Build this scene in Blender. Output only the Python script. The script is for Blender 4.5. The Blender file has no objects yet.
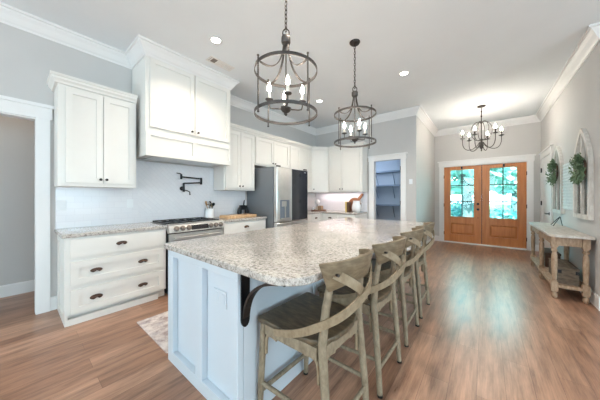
import bpy, bmesh, math, random
from mathutils import Vector, Matrix
C = bpy.context.scene.collection
SC = bpy.context.scene
random.seed(7)
PI = math.pi
# ------------------------------------------------------------------ camera, world, light, exposure
YAW = math.radians(38.88)
cd = bpy.data.cameras.new('camera'); cam = bpy.data.objects.new('camera', cd); C.objects.link(cam)
cam.location = (0, 0, 1.28); cam.rotation_euler = (PI/2, 0, YAW)
cd.sensor_width = 36; cd.lens = 231/600*36; cd.shift_y = -3.1/600; cd.clip_start = .02
SC.camera = cam
SC.view_settings.view_transform = 'Standard'; SC.view_settings.look = 'None'
SC.view_settings.exposure = 0.42; SC.view_settings.gamma = 1.0
SC.view_settings.use_curve_mapping = False
w = bpy.data.worlds.new('sky'); SC.world = w; w.use_nodes = True
bg = w.node_tree.nodes['Background']; bg.inputs[0].default_value = (.58, .88, 1, 1); bg.inputs[1].default_value = 4.2

def area(name, loc, rot, sx, sy, power, col):
    l = bpy.data.lights.new(name, 'AREA'); l.shape = 'RECTANGLE'; l.size = sx; l.size_y = sy
    l.energy = power; l.color = col
    o = bpy.data.objects.new(name, l); C.objects.link(o); o.location = loc; o.rotation_euler = rot
    return o
sun = bpy.data.lights.new('sun', 'SUN'); sun.energy = 15; sun.angle = .02; sun.color = (1, .95, .85)
so = bpy.data.objects.new('sun', sun); C.objects.link(so); so.rotation_euler = (math.radians(48), 0, math.radians(40))
# daylight through the three windows behind the camera and the living-room window on the right
COOL = (.95, .97, 1.0)
for i, wx in enumerate((-3.2, -.4, 2.4)):
    area('window_daylight', (wx, -4.35, 1.6), (-PI/2, 0, PI), 1.7, 2.1, 30, COOL)
area('window_daylight', (5.95, .6, 1.7), (0, PI/2, 0), 2.1, 3.6, 95, (.72, .88, 1.0))
# cyan area lamp added outside the front doors, standing in for daylight
area('porch_fill', (-.1, 8.75, 2.45), (math.radians(-62), 0, 0), 1.9, .7, 100, (.36, .90, 1.0))

# two more lamps added outdoors, aimed in to brighten the foyer side walls
def aimed(name, loc, to, sx, sy, power, col):
    o = area(name, loc, (0, 0, 0), sx, sy, power, col)
    o.rotation_euler = (Vector(to)-Vector(loc)).to_track_quat('-Z', 'Y').to_euler()
aimed('porch_fill', (2.3, 9.5, 2.0), (-1.18, 6.2, 1.2), 1.3, 1.8, 300, (.36, .92, 1.0))
aimed('porch_fill', (-2.5, 9.5, 2.0), (1.0, 5.6, 1.3), 1.3, 1.8, 330, (.40, .92, 1.0))

# ------------------------------------------------------------------ materials
def nm(name):
    m = bpy.data.materials.new(name); m.use_nodes = True
    return m, m.node_tree.nodes, m.node_tree.links, m.node_tree.nodes['Principled BSDF']
def coords(N, L, scale=(1,1,1), rot=(0,0,0), kind='Object'):
    t = N.new('ShaderNodeTexCoord'); mp = N.new('ShaderNodeMapping')
    mp.inputs['Scale'].default_value = scale; mp.inputs['Rotation'].default_value = rot
    L.new(t.outputs[kind], mp.inputs['Vector']); return mp.outputs[0]
def ramp(N, L, src, stops):
    r = N.new('ShaderNodeValToRGB'); e = r.color_ramp.elements
    while len(e) < len(stops): e.new(.5)
    for k, (p, c) in enumerate(stops): e[k].position = p; e[k].color = (*c, 1)
    L.new(src, r.inputs[0]); return r.outputs[0]
def noise(N, L, vec, scale, detail=4, rough=.55):
    n = N.new('ShaderNodeTexNoise'); n.inputs['Scale'].default_value = scale
    n.inputs['Detail'].default_value = detail; n.inputs['Roughness'].default_value = rough
    L.new(vec, n.inputs['Vector']); return n.outputs['Fac']
def mix(N, L, a, b, fac, mode='MIX'):
    x = N.new('ShaderNodeMix'); x.data_type = 'RGBA'; x.blend_type = mode
    for s, v in ((x.inputs[6], a), (x.inputs[7], b), (x.inputs[0], fac)):
        if hasattr(v, 'is_output'): L.new(v, s)
        elif isinstance(v, tuple): s.default_value = (*v, 1)
        else: s.default_value = v
    return x.outputs[2]
def bump(N, L, B, h, strength=.2, dist=.01):
    b = N.new('ShaderNodeBump'); b.inputs['Strength'].default_value = strength; b.inputs['Distance'].default_value = dist
    L.new(h, b.inputs['Height']); L.new(b.outputs[0], B.inputs['Normal'])
def paint(name, col, rough=.5, metal=0, var=.04, scale=3, spec=.5):
    m, N, L, B = nm(name)
    n = noise(N, L, coords(N, L), scale)
    d = tuple(max(0, c*(1-var)) for c in col); u = tuple(min(1, c*(1+var)) for c in col)
    L.new(ramp(N, L, n, [(.3, d), (.7, u)]), B.inputs['Base Color'])
    B.inputs['Roughness'].default_value = rough; B.inputs['Metallic'].default_value = metal
    B.inputs['Specular IOR Level'].default_value = spec
    return m
def wood(name, c1, c2, c3, scale=(1, 1, 1), rough=.55, f=9):
    m, N, L, B = nm(name)
    v = coords(N, L, scale)
    n = noise(N, L, v, f, 6, .6)
    c = ramp(N, L, n, [(.3, c1), (.5, c2), (.7, c3)])
    L.new(c, B.inputs['Base Color']); B.inputs['Roughness'].default_value = rough
    bump(N, L, B, n, .15, .004)
    return m
def emit(name, col, s):
    m, N, L, B = nm(name)
    B.inputs['Base Color'].default_value = (*col, 1); B.inputs['Emission Color'].default_value = (*col, 1)
    B.inputs['Emission Strength'].default_value = s
    return m
def floor_mat():
    m, N, L, B = nm('wood_plank_floor')
    v = coords(N, L, (1, 1, 1), (0, 0, PI/2))
    b = N.new('ShaderNodeTexBrick'); L.new(v, b.inputs['Vector'])
    b.offset = .37; b.inputs['Scale'].default_value = 1; b.inputs['Brick Width'].default_value = 1.5
    b.inputs['Row Height'].default_value = .15; b.inputs['Mortar Size'].default_value = .0009
    b.inputs['Color1'].default_value = (.0, .0, .0, 1); b.inputs['Color2'].default_value = (1, 1, 1, 1)
    b.inputs['Mortar'].default_value = (.5, .5, .5, 1); b.inputs['Bias'].default_value = 0
    tone = ramp(N, L, b.outputs['Color'], [(0, (.285, .150, .094)), (.5, (.345, .190, .122)), (1, (.415, .240, .160))])
    g = noise(N, L, coords(N, L, (7, .9, 1)), 2.6, 8, .66)
    g2 = noise(N, L, coords(N, L, (60, 2.0, 1)), 2, 4, .6)
    streak = ramp(N, L, g, [(.28, (.50, .46, .46)), (.5, (1, 1, 1)), (.72, (1.38, 1.36, 1.34))])
    c = mix(N, L, tone, streak, 1.0, 'MULTIPLY')
    fine = ramp(N, L, g2, [(.3, (.80, .80, .80)), (.65, (1.08, 1.08, 1.08))])
    c = mix(N, L, c, fine, 1.0, 'MULTIPLY')
    c = mix(N, L, c, (.12, .06, .04), b.outputs['Fac'])
    L.new(c, B.inputs['Base Color'])
    r = N.new('ShaderNodeMapRange'); L.new(g, r.inputs[0]); r.inputs[3].default_value = .24; r.inputs[4].default_value = .36
    L.new(r.outputs[0], B.inputs['Roughness'])
    bump(N, L, B, b.outputs['Fac'], .15, -.002)
    return m
def granite_mat():
    m, N, L, B = nm('speckled_granite')
    v = coords(N, L)
    n1 = noise(N, L, v, 48, 5, .66); n2 = noise(N, L, v, 120, 3, .6); n3 = noise(N, L, v, 6, 3, .5)
    c = ramp(N, L, n1, [(.33, (.16, .145, .135)), (.41, (.35, .33, .31)), (.50, (.505, .48, .45)), (.66, (.62, .595, .565))])
    sp = ramp(N, L, n2, [(.33, (.10, .08, .08)), (.42, (.75, .72, .70)), (.5, (1, 1, 1))])
    c = mix(N, L, c, sp, .6, 'MULTIPLY')
    cl = ramp(N, L, n3, [(.35, (.88, .86, .85)), (.65, (1.08, 1.05, 1.02))])
    c = mix(N, L, c, cl, 1.0, 'MULTIPLY')
    L.new(c, B.inputs['Base Color']); B.inputs['Roughness'].default_value = .12
    return m
def tile_mat(name, rot, bw, rh):
    m, N, L, B = nm(name)
    t = N.new('ShaderNodeTexCoord'); sp = N.new('ShaderNodeSeparateXYZ'); cb = N.new('ShaderNodeCombineXYZ')
    L.new(t.outputs['Object'], sp.inputs[0])
    ad = N.new('ShaderNodeMath'); ad.operation = 'ADD'; L.new(sp.outputs[0], ad.inputs[0]); L.new(sp.outputs[1], ad.inputs[1])
    L.new(ad.outputs[0], cb.inputs[0]); L.new(sp.outputs[2], cb.inputs[1])
    mp = N.new('ShaderNodeMapping'); mp.inputs['Rotation'].default_value = (0, 0, rot); L.new(cb.outputs[0], mp.inputs[0])
    b = N.new('ShaderNodeTexBrick'); L.new(mp.outputs[0], b.inputs['Vector'])
    b.inputs['Scale'].default_value = 1; b.inputs['Brick Width'].default_value = bw; b.inputs['Row Height'].default_value = rh
    b.inputs['Mortar Size'].default_value = .003
    b.inputs['Color1'].default_value = (.72, .73, .77, 1); b.inputs['Color2'].default_value = (.745, .755, .79, 1)
    b.inputs['Mortar'].default_value = (.69, .70, .74, 1)
    L.new(b.outputs['Color'], B.inputs['Base Color']); B.inputs['Roughness'].default_value = .18
    bump(N, L, B, b.outputs['Fac'], .12, -.0015)
    return m
def glass_mat():
    m, N, L, B = nm('clear_glass')
    N.remove(B); o = N['Material Output']
    g = N.new('ShaderNodeBsdfGlossy'); g.inputs['Roughness'].default_value = .02
    tr = N.new('ShaderNodeBsdfTransparent'); tr.inputs[0].default_value = (.93, .97, .97, 1)
    f = N.new('ShaderNodeFresnel'); f.inputs[0].default_value = 1.45
    mx = N.new('ShaderNodeMixShader'); L.new(f.outputs[0], mx.inputs[0]); L.new(tr.outputs[0], mx.inputs[1]); L.new(g.outputs[0], mx.inputs[2])
    L.new(mx.outputs[0], o.inputs[0]); return m
def rug_mat():
    m, N, L, B = nm('faded_woven_rug')
    v = coords(N, L)
    n = noise(N, L, v, 11, 5, .7)
    vo = N.new('ShaderNodeTexVoronoi'); vo.inputs['Scale'].default_value = 7; L.new(v, vo.inputs['Vector'])
    c = ramp(N, L, n, [(.38, (.33, .26, .26)), (.5, (.55, .48, .46)), (.62, (.68, .62, .60))])
    c2 = ramp(N, L, vo.outputs['Distance'], [(.15, (.8, .78, .8)), (.4, (1.05, 1.03, 1.0))])
    L.new(mix(N, L, c, c2, 1.0, 'MULTIPLY'), B.inputs['Base Color']); B.inputs['Roughness'].default_value = .95
    return m
def leaf_mat(name, a, b, rough=.6):
    m, N, L, B = nm(name)
    n = noise(N, L, coords(N, L), 2.5, 3)
    L.new(ramp(N, L, n, [(.35, a), (.65, b)]), B.inputs['Base Color']); B.inputs['Roughness'].default_value = rough
    return m

M = {}
M['floor'] = floor_mat(); M['granite'] = granite_mat()
M['wall'] = paint('grey_wall_paint', (.55, .54, .53), .85, var=.015)
M['ceiling'] = paint('ceiling_paint', (.755, .79, .815), .9, var=.012)
M['trim'] = paint('white_trim_paint', (.76, .758, .755), .4, var=.012)
M['cab'] = paint('cream_cabinet_paint', (.735, .72, .685), .35, var=.015)
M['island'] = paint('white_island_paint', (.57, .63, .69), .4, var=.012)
M['tile'] = tile_mat('white_subway_tile', 0, .15, .075); M['herring'] = tile_mat('white_diagonal_tile', PI/4, .15, .05)
M['iron'] = paint('dark_bronze_metal', (.045, .036, .032), .45, .7, .2, 20)
M['bronze'] = paint('rubbed_bronze', (.085, .050, .038), .32, .75, .4, 60)
M['ring'] = paint('aged_grey_iron', (.085, .075, .070), .5, .6, .35, 14)
M['black'] = paint('black_metal', (.012, .012, .014), .35, .5, .2, 20)
M['steel'] = paint('brushed_steel', (.66, .65, .63), .30, .85, .06, 8)
M['knobsteel'] = paint('dark_satin_steel', (.20, .17, .15), .3, .9, .06, 8)
M['darksteel'] = paint('grey_appliance_side', (.20, .215, .235), .45, .5, .04, 3)
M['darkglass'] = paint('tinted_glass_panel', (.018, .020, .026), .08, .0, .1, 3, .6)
M['steelblue'] = paint('dispenser_recess', (.20, .235, .29), .35, .4, .05)
M['doorwood'] = wood('orange_stained_wood', (.45, .150, .040), (.53, .190, .054), (.60, .235, .075), (9, 9, .8), .40, 2)
M['railwood'] = wood('weathered_rail_wood', (.110, .078, .044), (.168, .122, .072), (.235, .178, .112), (5, 5, 14), .55, 4)
M['stoolwood'] = wood('weathered_stool_wood', (.165, .128, .083), (.245, .196, .133), (.33, .272, .192), (6, 6, 3), .6, 6)
M['seatwood'] = wood('dark_seat_wood', (.045, .036, .022), (.090, .066, .038), (.16, .110, .062), (3, 9, 3), .5, 4)
M['strapwood'] = wood('pale_bent_wood', (.185, .132, .078), (.26, .195, .122), (.33, .26, .175), (6, 6, 4), .55, 5)
M['console'] = wood('driftwood_pine', (.25, .160, .100), (.36, .245, .160), (.47, .345, .245), (10, 3, 3), .65, 5)
M['consoletop'] = wood('bleached_table_top', (.42, .37, .32), (.52, .47, .42), (.60, .55, .50), (12, 2, 3), .5, 3)
M['crate'] = wood('grey_crate_wood', (.075, .052, .035), (.125, .09, .062), (.18, .135, .095), (5, 5, 14), .75, 3)
M['darkwood'] = wood('dark_walnut_wood', (.05, .025, .014), (.09, .045, .026), (.13, .07, .04), (4, 10, 4), .6, 4)
M['board'] = wood('butcher_block_wood', (.42, .22, .10), (.62, .40, .22), (.74, .54, .34), (3, 22, 3), .5, 2)
M['paddle'] = wood('reddish_board_wood', (.13, .052, .022), (.21, .085, .035), (.29, .13, .058), (8, 3, 8), .5, 3)
M['white'] = paint('white_ceramic', (.80, .81, .83), .2, var=.02)
M['plate'] = paint('white_plastic', (.74, .77, .80), .35, var=.01)
M['glass'] = glass_mat(); M['rug'] = rug_mat()
M['arch'] = wood('whitewashed_frame_wood', (.56, .52, .48), (.67, .64, .60), (.77, .75, .71), (8, 8, 2), .7, 4)
M['leaf'] = leaf_mat('wreath_leaf', (.10, .165, .085), (.21, .30, .17))
M['tree'] = leaf_mat('tree_leaf', (.24, .52, .48), (.52, .80, .76))
M['shrub'] = leaf_mat('shrub_leaf', (.05, .26, .28), (.16, .45, .46))
M['bark'] = wood('tree_bark', (.07, .12, .13), (.12, .19, .20), (.2, .27, .27), (4, 4, 1), .9, 6)
M['lawn'] = leaf_mat('lawn_grass', (.06, .22, .13), (.12, .34, .20), .95)
M['drive'] = paint('pale_concrete', (.36, .42, .43), .9)
M['bulb'] = emit('candle_bulb_glow', (1, .88, .74), 110)
M['chandbulb'] = emit('chandelier_bulb_glow', (1, .90, .78), 260)
M['can'] = emit('downlight_lens', (1, .93, .82), 12)
M['cream'] = paint('ivory_candle_sleeve', (.72, .68, .60), .6)
M['yellow'] = paint('mustard_book_cover', (.62, .46, .14), .6)
M['brownbox'] = wood('tan_box_wood', (.27, .17, .10), (.36, .24, .15), (.45, .31, .21), (4, 4, 4), .7, 4)
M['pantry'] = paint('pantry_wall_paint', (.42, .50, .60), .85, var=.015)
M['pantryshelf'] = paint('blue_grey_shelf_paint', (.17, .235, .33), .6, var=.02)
M['panel'] = paint('white_woven_panel', (.66, .74, .75), .8, var=.10, scale=26)
M['vent'] = paint('vent_grille', (.70, .68, .65), .5); M['ventdark'] = paint('vent_shadow', (.22, .18, .15), .7)

# ------------------------------------------------------------------ mesh helpers
def bmn(): return bmesh.new()
def box(bm, x0, x1, y0, y1, z0, z1):
    v = [bm.verts.new((x, y, z)) for z in (z0, z1) for y in (y0, y1) for x in (x0, x1)]
    for f in ((0,2,3,1),(4,5,7,6),(0,1,5,4),(2,6,7,3),(0,4,6,2),(1,3,7,5)): bm.faces.new([v[i] for i in f])
class Frame:
    def __init__(s, o, ux, un): s.o, s.u, s.n = Vector(o), Vector(ux).normalized(), Vector(un).normalized()
    def p(s, u, n, z): return s.o + s.u*u + s.n*n + Vector((0, 0, z))
def fbox(bm, fr, u0, u1, n0, n1, z0, z1):
    v = [bm.verts.new(fr.p(u, n, z)) for z in (z0, z1) for n in (n0, n1) for u in (u0, u1)]
    for f in ((0,2,3,1),(4,5,7,6),(0,1,5,4),(2,6,7,3),(0,4,6,2),(1,3,7,5)): bm.faces.new([v[i] for i in f])
def prism(bm, poly, z0, z1):
    a = [bm.verts.new((x, y, z0)) for x, y in poly]; b = [bm.verts.new((x, y, z1)) for x, y in poly]
    n = len(poly); bm.faces.new(a[::-1]); bm.faces.new(b)
    for i in range(n): bm.faces.new((a[i], a[(i+1) % n], b[(i+1) % n], b[i]))
def loft(bm, rings, closed=True, caps=True):
    R = [[bm.verts.new(p) for p in r] for r in rings]; n = len(R[0])
    for a, b in zip(R, R[1:]):
        for i in range(n if closed else n-1):
            bm.faces.new((a[i], a[(i+1) % n], b[(i+1) % n], b[i]))
    if caps: bm.faces.new(R[0][::-1]); bm.faces.new(R[-1])
def tube(bm, pts, r, seg=8):
    pts = [Vector(p) for p in pts]; rs = r if isinstance(r, (list, tuple)) else [r]*len(pts)
    rings = []; prev = None
    for i, p in enumerate(pts):
        t = (pts[min(i+1, len(pts)-1)] - pts[max(i-1, 0)]).normalized()
        if prev is None:
            a = Vector((0, 0, 1)) if abs(t.z) < .9 else Vector((1, 0, 0)); n = t.cross(a).normalized()
        else: n = (prev - t*prev.dot(t)).normalized()
        prev = n; b = t.cross(n)
        rings.append([p + (n*math.cos(2*PI*k/seg) + b*math.sin(2*PI*k/seg))*rs[i] for k in range(seg)])
    loft(bm, rings)
def ribbon(bm, pts, wdir, wid, th):
    pts = [Vector(p) for p in pts]; rings = []
    for i, p in enumerate(pts):
        t = (pts[min(i+1, len(pts)-1)] - pts[max(i-1, 0)]).normalized()
        wv = Vector(wdir[i] if isinstance(wdir, list) else wdir); wv = (wv - t*wv.dot(t)).normalized(); n = t.cross(wv)
        ww = wid[i] if isinstance(wid, list) else wid
        rings.append([p + wv*ww/2 + n*th/2, p - wv*ww/2 + n*th/2, p - wv*ww/2 - n*th/2, p + wv*ww/2 - n*th/2])
    loft(bm, rings)
def lathe(bm, prof, cx=0, cy=0, z=0, seg=16):
    loft(bm, [[(cx + max(r, .0005)*math.cos(2*PI*k/seg), cy + max(r, .0005)*math.sin(2*PI*k/seg), z + h) for k in range(seg)] for r, h in prof])
def ringband(bm, cx, cy, z, r, h, t, seg=48):
    pr = [(r-t/2, z-h/2), (r+t/2, z-h/2), (r+t/2, z+h/2), (r-t/2, z+h/2)]
    R = [[bm.verts.new((cx + q*math.cos(2*PI*k/seg), cy + q*math.sin(2*PI*k/seg), zz)) for q, zz in pr] for k in range(seg)]
    for k in range(seg):
        a, b = R[k], R[(k+1) % seg]
        for i in range(4): bm.faces.new((a[i], b[i], b[(i+1) % 4], a[(i+1) % 4]))
def sweep(bm, path, prof):
    """mouldings: profile (d, z) swept along an XY path, d measured to the right of travel, corners mitred"""
    P = [Vector((x, y)) for x, y in path]; rings = []
    for i, p in enumerate(P):
        ds = []
        if i > 0: ds.append((P[i]-P[i-1]).normalized())
        if i < len(P)-1: ds.append((P[i+1]-P[i]).normalized())
        ns = [Vector((d.y, -d.x)) for d in ds]
        m = ns[0] if len(ns) == 1 else (ns[0]+ns[1])/(1+ns[0].dot(ns[1]))
        rings.append([(p.x+m.x*d, p.y+m.y*d, z) for d, z in prof])
    loft(bm, rings)
def bezier(p0, p1, p2, p3, n=10):
    p0, p1, p2, p3 = map(Vector, (p0, p1, p2, p3)); out = []
    for i in range(n+1):
        t = i/n; s = 1-t; out.append(p0*s**3 + p1*3*s*s*t + p2*3*s*t*t + p3*t**3)
    return out
def wpos(o):
    v = Vector((0, 0, 0))
    while o is not None: v += o.location; o = o.parent
    return v
def obj(name, bm, m, parent=None, smooth=False, origin=None, bevel=0):
    bmesh.ops.recalc_face_normals(bm, faces=bm.faces)
    if origin is None and parent is None:
        xs = [v.co for v in bm.verts]
        origin = Vector((sum(v.x for v in xs)/len(xs), sum(v.y for v in xs)/len(xs), min(v.z for v in xs)))
    off = Vector(origin) if origin is not None else Vector((0, 0, 0))
    if parent is not None: off = wpos(parent)
    bmesh.ops.translate(bm, verts=bm.verts, vec=-off)
    me = bpy.data.meshes.new(name); bm.to_mesh(me); bm.free()
    if smooth:
        for p in me.polygons: p.use_smooth = True
    me.materials.append(m if not isinstance(m, str) else M[m])
    o = bpy.data.objects.new(name, me); C.objects.link(o)
    if parent is not None: o.parent = parent
    else: o.location = off
    if bevel:
        b = o.modifiers.new('bevel', 'BEVEL'); b.width = bevel; b.segments = 2; b.limit_method = 'ANGLE'
    if smooth:
        e = o.modifiers.new('edges', 'EDGE_SPLIT'); e.split_angle = math.radians(42)
    return o
def tag(o, label, cat, group=None):
    o['label'] = label; o['category'] = cat
    if group: o['group'] = group
    return o
def thing(name, label, cat, loc, group=None):
    o = bpy.data.objects.new(name, None); C.objects.link(o); o.location = loc; o.empty_display_size = .1
    return tag(o, label, cat, group)
def struct(name, bm, m, parent=None, **k):
    o = obj(name, bm, m, parent, **k)
    if parent is None: o['kind'] = 'structure'
    return o
def sroot(name, loc):
    o = bpy.data.objects.new(name, None); C.objects.link(o); o.location = loc; o['kind'] = 'structure'; return o
def sbox(name, m, *a):
    bm = bmn(); box(bm, *a); return struct(name, bm, m)
def dup(root, loc, rz, label, group=None):
    r = root.copy(); C.objects.link(r); r.location = loc; r.rotation_euler = (0, 0, rz); r['label'] = label
    if group: r['group'] = group
    for ch in list(root.children):
        c = ch.copy(); C.objects.link(c); c.parent = r
        for g in ch.children:
            d = g.copy(); C.objects.link(d); d.parent = c
    return r

# ------------------------------------------------------------------ room shell
XL, YK, XJ, YF, XR, YE, ZC = -3.825, 5.46, -1.18, 7.76, 1.0, 4.14, 3.2
sbox('floor', 'floor', -5.2, 6.0, -4.2, 7.95, -.06, 0)
sbox('ceiling', 'ceiling', -5.2, 6.0, -4.2, 7.95, ZC, ZC+.1)
bm = bmn()
box(bm, XL-.12, XL, .16, 5.6, 0, ZC); box(bm, XL-.12, XL, -1.1, .16, 2.14, ZC); box(bm, XL-.12, XL, -4.2, -1.1, 0, ZC)
struct('wall_left', bm, 'wall')
bm = bmn(); box(bm, -4.9, -4.8, -4.2, 3.0, 0, ZC); box(bm, -4.8, XL-.12, 2.0, 2.1, 0, ZC)
struct('wall_hallway', bm, 'wall')
bm = bmn()
box(bm, XL, -2.12, YK, YK+.12, 0, ZC); box(bm, -2.12, -1.49, YK, YK+.12, 2.14, ZC); box(bm, -1.49, XJ-.12, YK, YK+.12, 0, ZC)
struct('wall_kitchen_back', bm, 'wall')
sbox('wall_foyer_left', 'wall', XJ-.12, XJ, YK, YF, 0, ZC)
bm = bmn()
box(bm, XJ-.12, -.96, YF, YF+.14, 0, ZC); box(bm, -.96, .775, YF, YF+.14, 2.145, ZC); box(bm, .775, XR+.12, YF, YF+.14, 0, ZC)
struct('wall_front', bm, 'wall')
bm = bmn(); box(bm, XR, XR+.12, YE, YF, 0, ZC); struct('wall_right', bm, 'wall')
sbox('wall_living_front', 'wall', XR+.12, 5.8, YE, YE+.12, 0, ZC)
bm = bmn()
box(bm, 5.68, 5.8, -4.2, -1.3, 0, ZC); box(bm, 5.68, 5.8, 2.5, YE, 0, ZC); box(bm, 5.68, 5.8, -1.3, 2.5, 0, .6); box(bm, 5.68, 5.8, -1.3, 2.5, 2.8, ZC)
struct('wall_living_right', bm, 'wall')
bm = bmn(); xs = [-4.9, -4.1, -2.3, -1.3, .5, 1.5, 3.3, 5.68]
for a, b in ((-4.9, -4.1), (-2.3, -1.3), (.5, 1.5), (3.3, 5.68)): box(bm, a, b, -4.2, -4.08, 0, ZC)
for a, b in ((-4.1, -2.3), (-1.3, .5), (1.5, 3.3)): box(bm, a, b, -4.2, -4.08, 0, .5); box(bm, a, b, -4.2, -4.08, 2.7, ZC)
struct('wall_back', bm, 'wall')
for i, (a, b) in enumerate(((-4.1, -2.3), (-1.3, .5), (1.5, 3.3))):
    r = sroot('window_%d' % (i+1), ((a+b)/2, -4.14, .5)); bm = bmn()
    for x0, x1, z0, z1 in ((a, a+.06, .5, 2.7), (b-.06, b, .5, 2.7), (a+.06, b-.06, .5, .56), (a+.06, b-.06, 2.64, 2.7), (a+.06, b-.06, 1.58, 1.62)):
        box(bm, x0, x1, -4.17, -4.11, z0, z1)
    obj('window_frame', bm, 'trim', r)
r = sroot('window_4', (5.74, .6, .6)); bm = bmn()
for y0, y1, z0, z1 in ((-1.3, -1.24, .6, 2.8), (2.44, 2.5, .6, 2.8), (-1.24, 2.44, .6, .66), (-1.24, 2.44, 2.74, 2.8), (.57, .63, .66, 2.74)):
    box(bm, 5.71, 5.77, y0, y1, z0, z1)
obj('window_frame', bm, 'trim', r)
# pantry room behind the back wall
bm = bmn(); box(bm, -2.85, XJ-.12, 6.6, 6.7, 0, 2.7); box(bm, -2.95, -2.85, YK+.12, 6.7, 0, 2.7); box(bm, -2.85, XJ-.122, YK+.12, 6.6, 2.6, 2.7)
struct('wall_pantry', bm, 'pantry')
# crown moulding, one mitred run round the room and the range hood
HX, H0, H1 = -3.30, 1.03, 2.255
crown = [(0, 3.045), (.010, 3.045), (.014, 3.062), (.030, 3.080), (.058, 3.130), (.082, 3.158), (.086, 3.172), (.105, 3.176), (.105, ZC-.0005), (0, ZC-.0005)]
bm = bmn()
sweep(bm, [(XL, -4.08), (XL, H0), (HX, H0), (HX, H1), (XL, H1), (XL, YK), (XJ, YK), (XJ, YF), (XR, YF), (XR, YE), (5.68, YE)], crown)
struct('trim_1', bm, 'trim')
# baseboards
bb = [(0, 0), (.014, 0), (.014, .135), (.009, .15), (0, .152)]
for nme, path in (('baseboard_left', [(XL, .259), (XL, .312)]), ('baseboard_hallway', [(-4.8, -4.0), (-4.8, 2.0)]),
                  ('baseboard_kitchen', [(-1.372, YK), (XJ, YK), (XJ, YF), (-1.06, YF)]),
                  ('baseboard_right', [(.885, YF), (XR, YF), (XR, 7.66)]), ('baseboard_console', [(XR, 6.52), (XR, YE), (5.68, YE)])):
    bm = bmn(); sweep(bm, path, bb); struct(nme, bm, 'trim')
# casing of the hallway opening on the left
r = sroot('trim_2', (XL, .2, 0)); bm = bmn()
box(bm, XL, XL+.022, .153, .258, 0, 2.14); box(bm, XL, XL+.022, -1.2, -1.095, 0, 2.14)
box(bm, XL, XL+.026, -1.215, .273, 2.14, 2.265)
box(bm, XL, XL+.045, -1.24, .292, 2.265, 2.30); box(bm, XL-.12, XL, .148, .16, 0, 2.14); box(bm, XL-.12, XL, -1.1, .148, 2.128, 2.14)
obj('casing', bm, 'trim', r)
# casing of the pantry doorway
r = sroot('trim_3', (-1.8, YK, 0)); bm = bmn()
for a, b in ((-2.225, -2.105), (-1.492, -1.382)): box(bm, a, b, YK-.022, YK, 0, 2.135)
box(bm, -2.24, -1.372, YK-.026, YK, 2.135, 2.235); box(bm, -2.27, -1.35, YK-.048, YK, 2.235, 2.265)
box(bm, -2.12, -2.105, YK, YK+.12, 0, 2.135); box(bm, -1.492, -1.478, YK, YK+.12, 0, 2.135)
obj('casing', bm, 'trim', r)
bm = bmn(); box(bm, -1.506, -1.4925, YK-.02, YK+.03, 1.88, 1.97); box(bm, -1.506, -1.4925, YK-.02, YK+.03, 1.10, 1.19); obj('hinge', bm, 'black', r)

# backsplash tiles
bm = bmn(); box(bm, XL, XL+.008, .30, 1.03, .915, 1.398); box(bm, XL, XL+.008, 2.256, 2.96, .915, 1.398); box(bm, XL, XL+.008, 1.03, 2.256, .915, 1.03)
box(bm, XL+.008, -2.275, YK-.008, YK, .915, 1.398)
struct('wall_tile', bm, 'tile')
bm = bmn(); box(bm, XL, XL+.008, 1.10, 2.18, 1.045, 1.79); o = struct('wall_diagonal_tile', bm, 'herring')
bm = bmn()
for a in ((1.03, 1.10, 1.03, 1.79), (2.18, 2.256, 1.03, 1.79), (1.10, 2.18, 1.03, 1.045)): box(bm, XL, XL+.011, *a)
struct('trim_4', bm, 'tile')

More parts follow.
